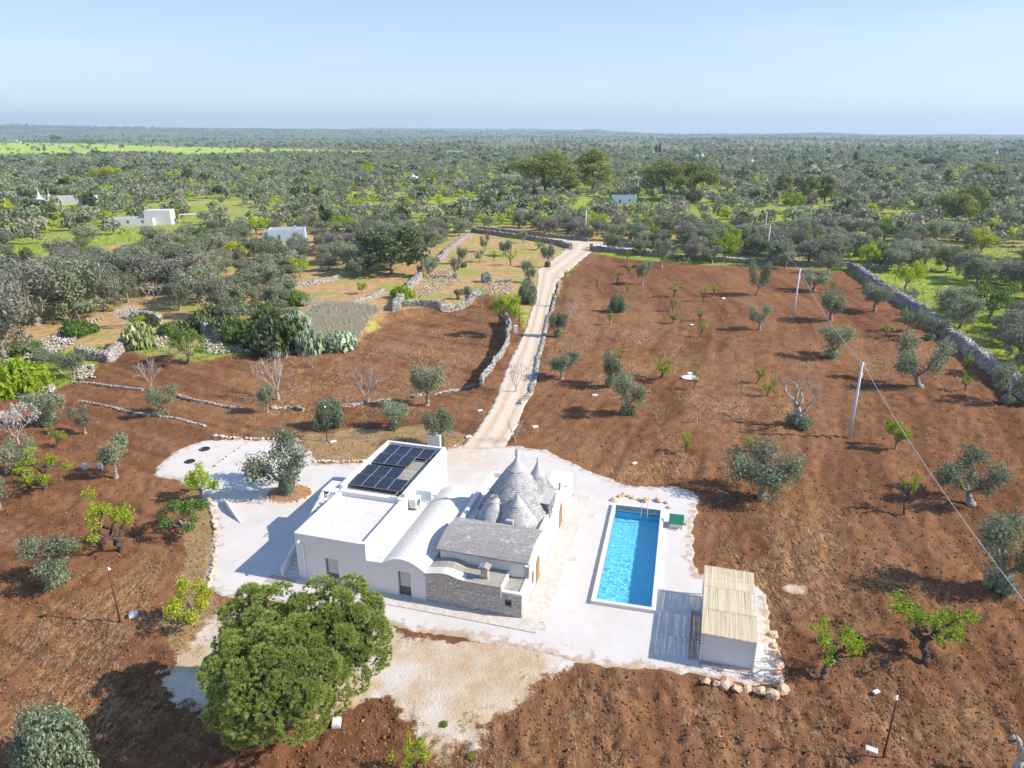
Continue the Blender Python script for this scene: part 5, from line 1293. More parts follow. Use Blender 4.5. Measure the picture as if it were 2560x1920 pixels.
# ------------------------------------------------ dry stone walls
def wall(name, px, h, th, label, mat='dry_wall', seed=1, world=False, z0=None, cap=None):
    pts = px if world else [TG(a, b)[:2] for a, b in px]
    L = sum(math.dist(a, b) for a, b in zip(pts[:-1], pts[1:])); n = max(8, int(L/.35)); P = resample(pts, n)
    P = P+np.stack([noise2(np.arange(n)/9., np.zeros(n), seed)-.5, noise2(np.arange(n)/9., np.zeros(n)+5, seed)-.5], -1)*.5
    d = np.gradient(P, axis=0); nn = np.stack([-d[:, 1], d[:, 0]], -1); nn /= np.linalg.norm(nn, axis=1)[:, None]+1e-9
    zb = terr(P[:, 0], P[:, 1]); ht = h*(1+.22*(noise2(np.arange(n)/3.1, np.zeros(n), seed+2)-.5)+.16*(noise2(np.arange(n)*1., np.zeros(n), seed+3)-.5))
    prof = [(-.5, -.3), (-.49, .15), (-.47, .45), (-.44, .75), (-.40, .95), (-.15, 1.03), (.15, 1.0), (.40, .95), (.44, .75), (.47, .45), (.49, .15), (.5, -.3)]
    rw = np.random.default_rng(seed); V = []
    for j, (a, b) in enumerate(prof):
        off = a*th+rw.normal(0, .035, n); zz = zb+np.where(b > 0, b*ht, b)+rw.normal(0, .035, n)
        V.append(np.c_[P+nn*off[:, None], zz])
    V = np.stack(V, 1); k = len(prof); ii = np.arange(n*k).reshape(n, k)
    q = np.stack([ii[:-1, :-1], ii[:-1, 1:], ii[1:, 1:], ii[1:, :-1]], -1).reshape(-1, 4)
    o = mesh_np(name, V.reshape(-1, 3), q, M[mat])
    bm = bmesh.new(); bm.from_mesh(o.data); bm.verts.ensure_lookup_table()
    for r_ in (0, n-1): bm.faces.new([bm.verts[r_*k+j] for j in range(k)])
    bmesh.ops.recalc_face_normals(bm, faces=bm.faces); bm.to_mesh(o.data); bm.free()
    # the laid stones themselves, standing proud of the core
    ns = int(min(9000, L*(ht.mean()*2+th)*(14 if L < 90 else 9))); t_ = rw.random(ns)*(n-1); i0 = t_.astype(int); fr = (t_-i0)[:, None]
    Pc = P[i0]*(1-fr)+P[i0+1]*fr; N_ = nn[i0]; H_ = ht[i0]; zb_ = zb[i0]; side = rw.random(ns); tot = 2*ht.mean()+th; top = side < th/tot
    sg = np.where(rw.random(ns) < .5, -1., 1.); off = np.where(top, rw.uniform(-.42, .42, ns), sg*(.49))*th; zz = np.where(top, H_*1.0, rw.uniform(-.02, .97, ns)*H_)
    off = np.where(top, off, off*(1-.12*zz/np.maximum(H_, .1))); sz = rw.uniform(.05, .13, ns)*(1 if h > .6 else .7)
    C = np.c_[Pc+N_*off[:, None], zb_+zz]; cube = np.array([(-1,-1,-1),(1,-1,-1),(1,1,-1),(-1,1,-1),(-1,-1,1),(1,-1,1),(1,1,1),(-1,1,1)], float)
    Vs = cube[None]*np.stack([sz*1.35, sz, sz*.72], -1)[:, None]*(1+.28*rw.standard_normal((ns, 8, 3))); an = np.arctan2(d[i0][:, 1], d[i0][:, 0])+rw.normal(0, .25, ns)
    ca, sa_ = np.cos(an)[:, None], np.sin(an)[:, None]; Vs = np.stack([Vs[..., 0]*ca-Vs[..., 1]*sa_, Vs[..., 0]*sa_+Vs[..., 1]*ca, Vs[..., 2]], -1)+C[:, None]
    fc = np.array([(0,3,2,1),(4,5,6,7),(0,1,5,4),(1,2,6,5),(2,3,7,6),(3,0,4,7)]); Fs = (fc[None]+(np.arange(ns)*8)[:, None, None]).reshape(-1, 4)
    ls_ = mesh_np('laid_stones', Vs.reshape(-1, 3), Fs, M['laid_red' if mat == 'dry_wall_red' or h < .5 else 'laid'], parent=o, attr={'rnd': ('POINT', np.repeat(rw.random(ns), 8))}); ls_['kind'] = 'stuff'
    return tag(o, label, 'stone wall')
for nm_, ca_, cb_ in (('laid', (.28,.25,.215), (.54,.50,.44)), ('laid_red', (.28,.21,.16), (.50,.43,.36))):
    t = NT(nm_+'_stone', .95); t.col(t.mix(t.mr(t.noise(3, 5), .35, .65, 0, .4), t.mix(t.attr('rnd'), ca_, cb_), tuple(q*.7 for q in ca_))); M[nm_] = t.m
wall('boundary_wall', [(1478,626),(1560,634),(1700,648),(1850,658),(1985,664),(2060,668),(2122,668)], 1.25, .9, 'long reddish dry stone wall closing the far side of the field, right of the gate', 'dry_wall_red', 3)
wall('boundary_wall', [(2128,672),(2200,724),(2290,780),(2360,838),(2430,890),(2500,945),(2600,1022)], 1.7, 1.5, 'thick grey dry stone wall running down the right side of the field', 'dry_wall', 4)
wall('boundary_wall', [(2140,672),(2200,676),(2320,684)], 1.1, .8, 'dry stone wall leading right from the field corner', 'dry_wall', 5)
wall('boundary_wall', [(1428,622),(1400,612),(1340,602),(1280,594),(1225,586),(1180,580)], 1.3, .9, 'dry stone wall left of the gate along the lane', 'dry_wall_red', 6)
wall('boundary_wall', [(1472,603),(1420,597),(1360,592),(1300,585),(1240,577),(1190,573)], 1.0, .8, 'far dry stone wall on the other side of the lane', 'dry_wall_red', 7)
wall('boundary_wall', [(1510,612),(1600,618),(1720,628),(1900,640)], .9, .8, 'dry stone wall behind the lane right of the gate', 'dry_wall', 8)
wall('diagonal_wall', [(1172,592),(1140,612),(1095,655)], 1.2, 1.1, 'upper stretch of the pale diagonal stone wall in the left orchard', 'dry_wall', 9)
wall('diagonal_wall', [(1052,692),(1020,728),(1000,750),(992,778)], 1.3, 1.5, 'lower stretch of the thick diagonal stone wall ending at the ploughed terrace', 'dry_wall', 10)
wall('enclosure_wall', [(1000,765),(1050,765),(1105,768),(1150,758),(1198,735)], 1.1, .9, 'rough dry stone wall closing the rubble enclosure above the ploughed terrace', 'dry_wall', 11)
wall('orchard_wall', [(882,768),(920,752),(962,732)], 1.0, .9, 'short pale orchard wall beside the reed thicket', 'dry_wall', 12)
wall('orchard_wall', [(676,735),(730,720),(790,710),(852,696)], .9, .9, 'low stone wall crossing the tan orchard', 'dry_wall', 13)
wall('ruined_wall', [(200,888),(235,898),(274,904),(305,876),(325,860)], 1.4, 1.2, 'angled corner of a ruined stone enclosure at left', 'dry_wall', 14)
wall('ruined_wall', [(330,794),(365,802),(400,812)], 1.6, 1.0, 'ruined dark stone wall below the orchard', 'dry_wall', 15)
wall('ruined_wall', [(505,832),(540,842),(560,850)], 1.8, 1.0, 'short ruined wall end in the thicket', 'dry_wall', 16)
wall('terrace_wall', [(178,954),(240,960),(300,968),(352,974)], .14, .38, 'low line of pale stones above the left field', 'dry_wall', 17)
wall('terrace_wall', [(436,988),(500,1005),(560,1020),(596,1024)], .25, .4, 'low pale terrace wall left of the thick-trunked olive', 'dry_wall', 18)
wall('terrace_wall', [(672,1022),(720,1018),(758,1024)], .2, .35, 'low terrace wall beside the thick-trunked olive', 'dry_wall', 19)
wall('terrace_wall', [(850,1016),(900,1010),(960,1000),(1040,992),(1110,980),(1190,966)], .22, .4, 'long low terrace wall running towards the driveway', 'dry_wall', 20)
wall('retaining_wall', [(1198,966),(1222,932),(1252,886),(1270,858),(1272,820),(1268,790)], .95, .35, 'retaining wall holding up the left side of the driveway', 'dry_wall', 21)
wall('driveway_edging', [(1300,1010),(1325,985),(1335,950),(1345,905),(1352,870),(1362,835),(1372,790),(1390,740),(1400,705)], .3, .55, 'rough line of grey stones along the right side of the driveway', 'dry_wall', 22)
wall('stone_line', [(195,1002),(250,1012),(300,1024),(350,1034),(400,1042),(450,1050),(516,1066)], .10, .4, 'scattered line of pale stones across the left field', 'dry_wall', 23)
# gate pillars
for px, py, lb in ((1426,624,'red-brown stone gate pillar on the left of the gate'), (1478,625,'pale stone gate pillar on the right of the gate')):
    x, y, z = TG(px, py); m = MB(); m.box(-.45,.45,-.45,.45,-.1,1.75).box(-.52,.52,-.52,.52,1.753,1.88)
    o = m.build('gate_pillar', M['dry_wall_red'], bevel=.04); o.location = (x, y, z); tag(o, lb, 'gate pillar')
x, y, z = TG(1086, 1118); m = MB(); m.box(-.75,.75,-.22,.22,-.1,1.5); o = m.build('yard_pillar', M['white'], bevel=.03); o.location = (x, y, z); o.rotation_euler = (0,0,R(-16)); tag(o, 'white rendered pillar behind the solar panel roof', 'pillar')
x, y, z = TG(1289, 832); m = MB(); m.box(-.3,.3,-.2,.2,0,1.25).box(-.33,.33,-.23,.23,1.253,1.3); o = m.build('meter_box', M['lampw'], bevel=.02); o.location = (x, y, z); tag(o, 'white meter cabinet on the left verge of the driveway', 'meter box')

# ------------------------------------------------ rocks
def rock_mesh(seed, sub=2):
    bm = bmesh.new(); bmesh.ops.create_icosphere(bm, subdivisions=sub, radius=1.0); rg = np.random.default_rng(seed)
    k = rg.standard_normal((12, 3)); k /= np.linalg.norm(k, axis=1)[:, None]; lim = rg.uniform(.5, .8, 12)
    for v in bm.verts:
        p = np.array(v.co); 
        for a, l_ in zip(k, lim):
            dd = p@a
            if dd > l_: p = p-a*(dd-l_)
        v.co = p*(1.15+.09*rg.standard_normal()*.5)
    me = bpy.data.meshes.new('rock'); bm.to_mesh(me); bm.free(); return me
RM = {k: [rock_mesh(200+i+10*(k == 'rock_orange')) for i in range(5)] for k in ('rock', 'rock_orange')}
for k in RM:
    for me in RM[k]: me.materials.append(M[k])
def rock(x, y, z, s, name, label, group, mat='rock_orange', seed=0):
    rg = np.random.default_rng(seed); o = bpy.data.objects.new(name, RM[mat][int(rg.integers(5))]); COL.objects.link(o)
    o.location = (x, y, z+s*.42); o.scale = (s*rg.uniform(.8,1.2), s*rg.uniform(.8,1.2), s*rg.uniform(.6,.85)); o.rotation_euler = (rg.normal(0,.2), rg.normal(0,.2), rg.uniform(0,6.28))
    return tag(o, label, 'rock' if s > .2 else 'stone', group)
NUMW = ['first','second','third','fourth','fifth','sixth','seventh','eighth','ninth','tenth','eleventh','twelfth','thirteenth','fourteenth']
# boulders by the shed
bs = [(1765,1705,.42),(1790,1711,.36),(1813,1714,.50),(1840,1724,.46),(1866,1726,.42),(1899,1730,.48),(1932,1740,.55)]
for i, (a, b, s) in enumerate(bs): x, y, z = TG(a, b); rock(x, y, z-.06, s*.82, 'boulder', '%s boulder from the left in the row below the shelter' % NUMW[i], 'boulders edging the shelter corner', seed=300+i)
bs = [(1934,1590,.42),(1938,1618,.34),(1941,1640,.46),(1948,1662,.42),(1946,1684,.36),(1950,1706,.34),(1957,1728,.44)]
for i, (a, b, s) in enumerate(bs): x, y, z = TG(a, b); rock(x, y, z-.06, s*.82, 'boulder', '%s boulder from the far end of the row right of the shelter' % NUMW[i], 'boulders edging the shelter corner', seed=320+i)
bs = [(1534,1252,.42),(1548,1243,.30),(1559,1240,.40),(1571,1243,.34),(1584,1246,.38),(1598,1250,.30),(1614,1254,.56),(1645,1254,.42),(1666,1258,.30),(1672,1270,.26)]
for i, (a, b, s) in enumerate(bs): x, y, z = TG(a, b); rock(x, y, z-.03, s*.82, 'boulder', '%s orange boulder from the left behind the pool end' % NUMW[i], 'orange boulders behind the pool', seed=340+i)
def border(px, n, s, label, group, mats=('rock_orange','rock'), seed=1, world=False):
    P = resample(px if world else [TG(a, b)[:2] for a, b in px], n); rg = np.random.default_rng(seed)
    for i, (x, y) in enumerate(P):
        rock(x+rg.normal(0,.06), y+rg.normal(0,.06), -.02, s*rg.uniform(.7,1.35), 'border_stone', label % nth(i+1), group, mats[int(rg.random() < .45)], seed*100+i)
border([(540,1090),(580,1096),(640,1100),(700,1098),(752,1103)], 22, .22, '%s border stone from the left along the far gravel edge', 'stones edging the far side of the yard', seed=2)
border([(625,1103),(590,1128),(558,1152),(538,1164)], 18, .17, '%s stone from the far end of the line dividing the gravel patch', 'stones dividing the gravel', seed=3)
border([(523,1250),(530,1282),(541,1320),(541,1360),(536,1400),(529,1440),(517,1475)], 40, .20, '%s stone from the far end of the curved left yard border', 'stones along the left edge of the yard', seed=4)
border([(790,1154),(830,1155),(870,1154),(912,1153)], 20, .19, '%s stone from the left in the straight border behind the house', 'stones edging the dirt bed behind the house', seed=5)
border([(1106,1128),(1130,1120),(1152,1112)], 7, .2, '%s stone from the left in the row by the driveway mouth', 'stones at the driveway mouth', seed=6)
ring = [(ISLE_C[0]+ISLE_R[0]*1.02*math.cos(a), ISLE_C[1]+ISLE_R[1]*1.02*math.sin(a)) for a in np.linspace(.5, 6.5, 44)]
border(ring, 40, .15, '%s stone anticlockwise from the back right of the olive ring', 'stones ringing the yard olive', seed=7, world=True)
t = NT('island_soil', 1.); t.col(t.mix(t.mr(t.noise(2, 6), .35, .65), (.33,.17,.08), (.42,.25,.12))); t.bump(t.noise(9, 5), .8, .05); M['isoil'] = t.m
sheet('soil_circle', [(ISLE_C[0]+ISLE_R[0]*math.cos(a), ISLE_C[1]+ISLE_R[1]*math.sin(a)) for a in np.linspace(0, 6.2, 28)], .10, M['isoil'], .12, .02, 'round bed of brown soil under the yard olive', 8)
# slabs and white things on the soil
def slab(px, py, sx, sy, h, label, mat='concrete', name='stone_slab', cat='slab', rz=.4, tilt=.05):
    sx *= .78; sy *= .78
    x, y, z = TG(px, py); m = MB(); m.box(-sx/2, sx/2, -sy/2, sy/2, 0, h*.75).box(-sx*.46, sx*.44, -sy*.45, sy*.46, h*.752, h); o = m.build(name, M[mat], bevel=.015)
    o.location = (x, y, max(z, -.0)+.05); o.rotation_euler = (tilt, 0, rz); return tag(o, label, cat)
slab(1487,990,.9,.6,.15,'flat white slab lying on the soil between the driveway and the biggest olive','white',rz=.1)
slab(1338,1069,.9,.6,.15,'white slab near the top right corner of the yard entrance','white')
slab(1586,1160,.8,.4,.12,'pale flat stone in the soil above the pool','white',rz=.8)
slab(1729,813,.9,.6,.12,'small white slab left of the slanted almond','white')
slab(1808,748,1.0,.7,.3,'white stone block on the pale track in the upper field','white'); slab(1851,657,1.0,.6,.2,'white slab near the far wall','white')
slab(335,1542,.7,.55,.3,'white block at the foot of the brown lamp post at left','white',rz=.3); slab(842,1813,.62,.75,.32,'white block under the right side of the big pine','white',rz=.1)
slab(2178,1878,.8,.5,.12,'pale ribbed concrete slab by the foot of the brown pole at lower right','concrete',rz=-.5); slab(2190,1732,.6,.3,.1,'white stone chip right of the crooked almond','white')
slab(1798,1006,.1,.1,.05,'tiny white marker','white') if False else None
slab(215,1173,.6,.6,.6,'left of the two small white blocks beside the left field olive','white',rz=.1); slab(252,1172,.55,.55,.55,'right of the two small white blocks beside the left field olive','white',rz=.2)
slab(833,1106,.9,.5,.12,'white slab by the foot of the thin brown lamp post','white'); slab(1200,1028,.8,.5,.12,'white slab on the left verge of the driveway','white'); slab(1172,1094,.9,.5,.15,'white slab beside the driveway mouth','white')
slab(2250,1128,.5,.5,.1,'x','white') if False else None
m = MB(); m.prism([(1.15*math.cos(a), .95*math.sin(a)) for a in np.linspace(0, 2*math.pi, 24, endpoint=False)], 'z', 0, .09); m.prism([(.3+.4*math.cos(a), 1.25+.35*math.sin(a)) for a in np.linspace(0, 2*math.pi, 14, endpoint=False)], 'z', 0, .3)
o = m.build('cistern_cover', M['cream_disc']); x, y, z = TG(1725, 946); o.location = (x, y, z+.08); tag(o, 'round cream cistern cover behind the young almond', 'cover')
for (px, py, rr, lb) in ((512,1124,.52,'larger black ring cover on the upper gravel patch'), (475,1155,.48,'round black cover nearer the edge of the upper gravel patch')):
    m = MB(); 
    for k in range(20):
        a, b = 2*math.pi*k/20, 2*math.pi*(k+1)/20; m.tube((rr*math.cos(a), rr*.9*math.sin(a), .05), (rr*math.cos(b), rr*.9*math.sin(b), .05), .05, .05, 5)
    m.prism([(rr*.72*math.cos(a), rr*.65*math.sin(a)) for a in np.linspace(0, 2*math.pi, 18, endpoint=False)], 'z', 0, .07 if rr < .5 else .04)
    o = m.build('drain_cover', M['black']); x, y, z = TG(px, py); o.location = (x, y, .04); tag(o, lb, 'drain cover')
# small covers in the yard
for (px, py, s_, lb) in ((1478,1290,.5,'small pale hatch in the gravel left of the pool'),(1430,1397,.6,'pale square hatch in the gravel between house and pool'),(1714,1600,.7,'square hatch in the gravel in the shade of the shelter'),(1354,1567,.6,'square gravel hatch with a dark edge off the house corner')):
    x, y, z = TG(px, py); m = MB(); m.box(-s_/2,s_/2,-s_/2,s_/2,-.02,.055); o = m.build('yard_hatch', M['paving']); o.location = (x, y, 0); o.rotation_euler = (0,0,HA); tag(o, lb, 'hatch')
# curved low divider and fin on the gravel at left
m = MB(); c0 = G(560, 1270); c1 = G(598, 1307)
pts = [TG(a, b)[:2] for a, b in ((558,1255),(566,1268),(577,1284),(590,1298),(602,1309))]; P = resample(pts, 16); V = []
for i, (x, y) in enumerate(P):
    h = .6*math.sin(math.pi*min(1, .12+.88*i/15)**.8)+.05
    V += [(x, y, 0), (x, y, h), (x+.09, y+.03, h), (x+.09, y+.03, 0)]
F = []
for i in range(15):
    for j in range(4): F.append((4*i+j, 4*i+(j+1) % 4, 4*i+4+(j+1) % 4, 4*i+4+j))
F += [(0,3,2,1), (60,61,62,63)]
m.add(V, F); tag(m.build('curved_screen', W_), 'low curved white screen wall on the left of the gravel yard', 'screen wall')

# ------------------------------------------------ field stones, straw, grass: uncountable cover
def scatter_mesh(name, pts, sizes, mat, label, kind='rock', seed=1):
    rg = np.random.default_rng(seed); n = len(pts)
    if kind == 'rock':
        base = np.array([(1,0,0),(0,1,0),(-1,0,0),(0,-1,0),(0,0,.8),(0,0,-.5)]); fc = np.array([(0,1,4),(1,2,4),(2,3,4),(3,0,4),(1,0,5),(2,1,5),(3,2,5),(0,3,5)])
        V = base[None]*sizes[:, None, None]*(1+.35*rg.standard_normal((n, 6, 3))); a = rg.uniform(0, 6.28, n)[:, None]
        X_ = V[..., 0]*np.cos(a)-V[..., 1]*np.sin(a); Y_ = V[..., 0]*np.sin(a)+V[..., 1]*np.cos(a); V = np.stack([X_, Y_, V[..., 2]], -1)+pts[:, None]
        F = fc[None]+(np.arange(n)*6)[:, None, None]; o = mesh_np(name, V.reshape(-1, 3), F.reshape(-1, 3), mat, attr={'rnd': ('POINT', np.repeat(rg.random(n), 6))})
    else:
        K_ = 7; P = np.repeat(pts, K_, 0); s = np.repeat(sizes, K_)[:, None]; P = P+rg.normal(0, .45, P.shape)*s*np.array([1,1,0])
        D_ = rg.normal(0, .5, P.shape); D_[:, 2] = np.abs(D_[:, 2])+(.7 if kind == 'grass' else .12); D_ /= np.linalg.norm(D_, axis=1)[:, None]
        w = np.cross(D_, rg.standard_normal(P.shape)); w /= np.linalg.norm(w, axis=1)[:, None]; w *= s*.09
        V = np.stack([P-w, P+w, P+D_*s], 1).reshape(-1, 3); o = mesh_np(name, V, np.arange(len(V)).reshape(-1, 3), mat, attr={'rnd': ('POINT', np.repeat(rg.random(len(pts)*K_), 3))})
    return tag(o, label, None, kind='stuff')
def ground_pts(n, ymin, ymax, seed, test, lift=0.):
    rg = np.random.default_rng(seed); y = np.exp(rg.uniform(np.log(ymin), np.log(ymax), n)); x = rg.uniform(-.82, .82, n)*(y+12)
    ok = test(x, y); x, y = x[ok], y[ok]
    # height of the displaced ground at these points
    fr_ = (np.log(y/d0)/math.log(d1/d0))*(nr-1); fc_ = ((x/(y+22))+1.25)/2.5*(ncl-1); i = np.clip(fr_.astype(int), 0, nr-2); j = np.clip(fc_.astype(int), 0, ncl-2)
    z = (Zg[i, j]+Zg[i+1, j+1])/2
    return np.stack([x, y, z+lift], -1)
def is_soil(x, y):
    s_, t_, a_, d_, m_, w_ = zone_masks(x, y); return (s_ > .5) & (a_ < .4) & (polydist(x, y, YARD) < -.3) & (polydist(x, y, DRV_POLY) < -.5)
P = ground_pts(20000, 26, 170, 5, is_soil, .02); cl_ = fbm(P[:, 0]/6, P[:, 1]/6, 40) > .46; P = P[cl_ | (np.random.default_rng(1).random(len(P)) < .3)]
rg = np.random.default_rng(6); t = NT('field_stone', .95); t.col(t.mix(t.attr('rnd'), (.26,.12,.06), (.50,.36,.25))); M['fstone'] = t.m
scatter_mesh('field_stones', P, .025+.06*rg.random(len(P))**4, M['fstone'], 'loose pale stones scattered over the ploughed soil')
P = ground_pts(46000, 26, 130, 7, is_soil, .0); t = NT('soil_clod', 1.); t.col(t.mix(t.attr('rnd'), (.15,.056,.022), (.30,.125,.05))); M['clod'] = t.m
scatter_mesh('soil_clods', P, .04+.09*rg.random(len(P))**2, M['clod'], 'clods of freshly turned red-brown soil')
def straw_t(x, y):
    s_, t_, a_, d_, m_, w_ = zone_masks(x, y); return is_soil(x, y) & (w_+.12 > np.random.default_rng(3).random(len(x))*.9)
P = ground_pts(44000, 26, 170, 8, straw_t, .03); scatter_mesh('straw_litter', P, .10+.10*rg.random(len(P)), M['drygrass'], 'dry straw and stubble lying on the soil', 'straw', 9)
def rub(px, n, seed, s, zz=0.): 
    poly = GP(px); rg = np.random.default_rng(seed); xs = [p[0] for p in poly]; ys = [p[1] for p in poly]
    x = rg.uniform(min(xs), max(xs), n*4); y = rg.uniform(min(ys), max(ys), n*4); ok = polydist(x, y, poly) > 0; x, y = x[ok][:n], y[ok][:n]
    pk = fbm(x/.8, y/.8, seed+60) > .36; x, y = x[pk], y[pk]
    return np.stack([x, y, terr(x, y)+.05], -1)
Pr = np.concatenate([rub([(52,905),(75,865),(120,845),(165,830),(198,838),(185,860),(160,878),(120,890),(110,900),(80,915)], 1500, 1, 1), rub([(0,968),(60,965),(110,955),(145,968),(130,985),(60,998),(0,995)], 900, 2, 1),
  rub([(180,918),(235,915),(240,945),(205,955),(185,940)], 260, 3, 1), rub([(215,800),(260,795),(240,825),(225,835)], 200, 4, 1), rub([(380,850),(410,830),(430,860),(395,875)], 180, 12, 1), rub([(500,852),(540,850),(560,870),(640,872),(640,880),(520,888)], 380, 5, 1),
  rub([(1080,680),(1130,672),(1160,700),(1110,720),(1060,745),(1015,755),(1040,720)], 900, 6, 1), rub([(1230,700),(1280,700),(1285,730),(1240,745),(1210,735)], 420, 7, 1), rub([(480,755),(515,745),(520,765)], 120, 8, 1), rub([(1120,640),(1190,632),(1190,650),(1120,655)], 260, 9, 1)])
Pr[:, 2] += np.random.default_rng(4).random(len(Pr))*.35
t = NT('rubble_stone', .95); t.col(t.mix(t.attr('rnd'), (.34,.28,.23), (.62,.58,.52))); M['rub'] = t.m
scatter_mesh('stone_rubble', Pr, .08+.22*rg.random(len(Pr))**2.5, M['rub'], 'heaps of pale limestone rubble among the old walls', seed=8)
# reed thicket
Pt = rub([(757,850),(762,800),(800,768),(850,765),(905,768),(945,775),(920,800),(895,840),(850,858),(800,862)], 5200, 10, 1)
rg = np.random.default_rng(12); K_ = 6; Pq = np.repeat(Pt, K_, 0)+rg.normal(0, .25, (len(Pt)*K_, 3))*np.array([1,1,0]); ln = rg.uniform(.7, 1.9, len(Pq))[:, None]
D_ = rg.normal(0, .42, Pq.shape); D_[:, 2] = 1; D_ /= np.linalg.norm(D_, axis=1)[:, None]; w = np.cross(D_, rg.standard_normal(Pq.shape)); w /= np.linalg.norm(w, axis=1)[:, None]; w *= .035
V = np.stack([Pq-w, Pq+w, Pq+D_*ln], 1).reshape(-1, 3)
o = mesh_np('reed_thicket', V, np.arange(len(V)).reshape(-1, 3), M['reed_dry'], attr={'rnd': ('POINT', np.repeat(rg.random(len(Pq)), 3))}); tag(o, 'dense thicket of dry brown reeds beside the prickly pears', None, kind='stuff')
# meadow grass in the groves
def mead_t(x, y):
    s_, t_, a_, d_, m_, w_ = zone_masks(x, y); return (s_ < .3) & (t_ < .4) & (a_ < .3) & (d_ < .3) & (polydist(x, y, DRV_POLY) < -1)
P = ground_pts(52000, 75, 330, 15, mead_t, .0); scatter_mesh('meadow_grass', P, .28+.3*rg.random(len(P)), M['grass'], 'tall spring grass between the grove trees', 'grass', 10)
def verge_t(x, y):
    s_, t_, a_, d_, m_, w_ = zone_masks(x, y); yd_ = polydist(x, y, YARD); return ((t_ > .5) & (fbm(x/5, y/5, 44) > .55) & (yd_ < -.5)) | ((d_ > .4) & (yd_ < -.1)) | ((a_ > .3) & (a_ < .95) & (yd_ < -.2) & (fbm(x/1.2, y/1.2, 45) > .55))
P = ground_pts(50000, 26, 220, 16, verge_t, .0); P = P[polydist(P[:, 0], P[:, 1], DRV_POLY) < -.3]; scatter_mesh('verge_grass', P, .09+.14*rg.random(len(P)), M['drygrass'], 'short dry grass on the verges and sandy ground', 'grass', 11)
for px, py, s, lb in ((776,1816,.4,'orange-yellow flowering clump below the big pine'),(1110,1812,.13,'small green grass tuft on the pale sand'),(1178,1888,.11,'small green tuft near the bottom edge')):
    x, y, z = TG(px, py); put('V' if s < .3 else 'Y', x, y, z, s*1.3, lb, None, cat='plant')
# mound shrubs along the driveway's left verge are part of the grass

# ------------------------------------------------ power poles, cables, lamp posts
PT = []
for px, py, ty, lb in ((2123,1094,905,'tall pale power pole in the ploughed field, nearest one'),(1982,801,671,'pale power pole higher up the field beside the cable olives'),(1915,652,564,'power pole behind the far boundary wall at right'),
    (1463,597,525,'pale power pole beyond the lane next to the gate'),(1910,592,530,'dark thin pole on the bright meadow'),(1594,492,452,'pole with crossarm left of the broad twin pines'),(1485,482,462,'short pale pole under the right tall pine')):
    x, y, z = TG(px, py); h = hgt(x, y, ty)-z; e = empty('power_pole', (x, y, z)); tag(e, lb, 'power pole', None)
    MB().tube((0,0,-.2), (0,0,h), .19, .11, 12).build('pole', M['steel'], e, smooth=True)
    m = MB(); m.box(-.35,.35,-.05,.05,h-.35,h-.25); m.tube((-.25,0,h-.25),(-.25,0,h-.05),.05,.04,8).tube((.25,0,h-.25),(.25,0,h-.05),.05,.04,8); m.build('crossarm', M['steel'], e)
    if h > 3: MB().tube((.2,0,h*.80),(.2,0,h*.86),.05,.05,8).build('insulator', M['lampw'], e)
    PT.append((x, y, z+h-.1))
def cable(a, b, sag, label, r_=.024):
    a = np.array(a); b = np.array(b); n = 24; pts = [tuple(a+(b-a)*i/n-np.array([0,0,sag*4*(i/n)*(1-i/n)])) for i in range(n+1)]
    m = MB(); m.path(pts, [r_]*(n+1), 5); tag(m.build('power_cable', M['cable'], smooth=True, fixn=False), label, 'cable')
end = np.array(PT[0])+(np.array(PT[0])-np.array(PT[1]))*1.0
ex = np.array([*G(2700, 1680, 7.0), 7.0])
cable(PT[0], ex, .9, 'twisted cable running from the nearest pole off the right edge of the photo'); cable(PT[1], PT[0], 1.0, 'cable spanning the two poles in the ploughed field'); cable(PT[2], PT[1], 1.0, 'cable from the far wall pole to the field pole')
cable(PT[3], PT[2], 1.2, 'thin cable between the gate pole and the far wall pole', .02); cable(PT[5], (*G(2000,520,7.5), 7.5), 1.5, 'thin cable crossing the grove right of the twin pines', .03)
for px, py, ty, lb in ((2206.6,1899,1733,'rusty brown lamp post at the lower right, casting a long thin shadow'),(301,1556,1414,'rusty brown lamp post in the left foreground soil'),(818,1103,1012,'thin brown lamp post in front of the round olive'),(1298,815,740,'thin dark lamp post on the left verge of the driveway')):
    x, y, z = TG(px, py); h = hgt(x, y, ty)-z; e = empty('lamp_post', (x, y, z)); tag(e, lb, 'lamp post', None)
    MB().tube((0,0,-.1), (0,0,h), .055, .05, 8).build('post', M['rust'], e, smooth=True)
    MB().box(-.12,.12,-.12,.12,0,.03).build('base_plate', M['rust'], e)
    m = MB(); m.tube((0,0,h-.12),(-.16 if px > 2000 else .16,-.14,h-.16),.03,.07,8); m.tube((-.16 if px > 2000 else .16,-.14,h-.16),(-.2 if px > 2000 else .2,-.18,h-.24),.10,.10,8); m.build('lamp_head', M['lampw'], e)

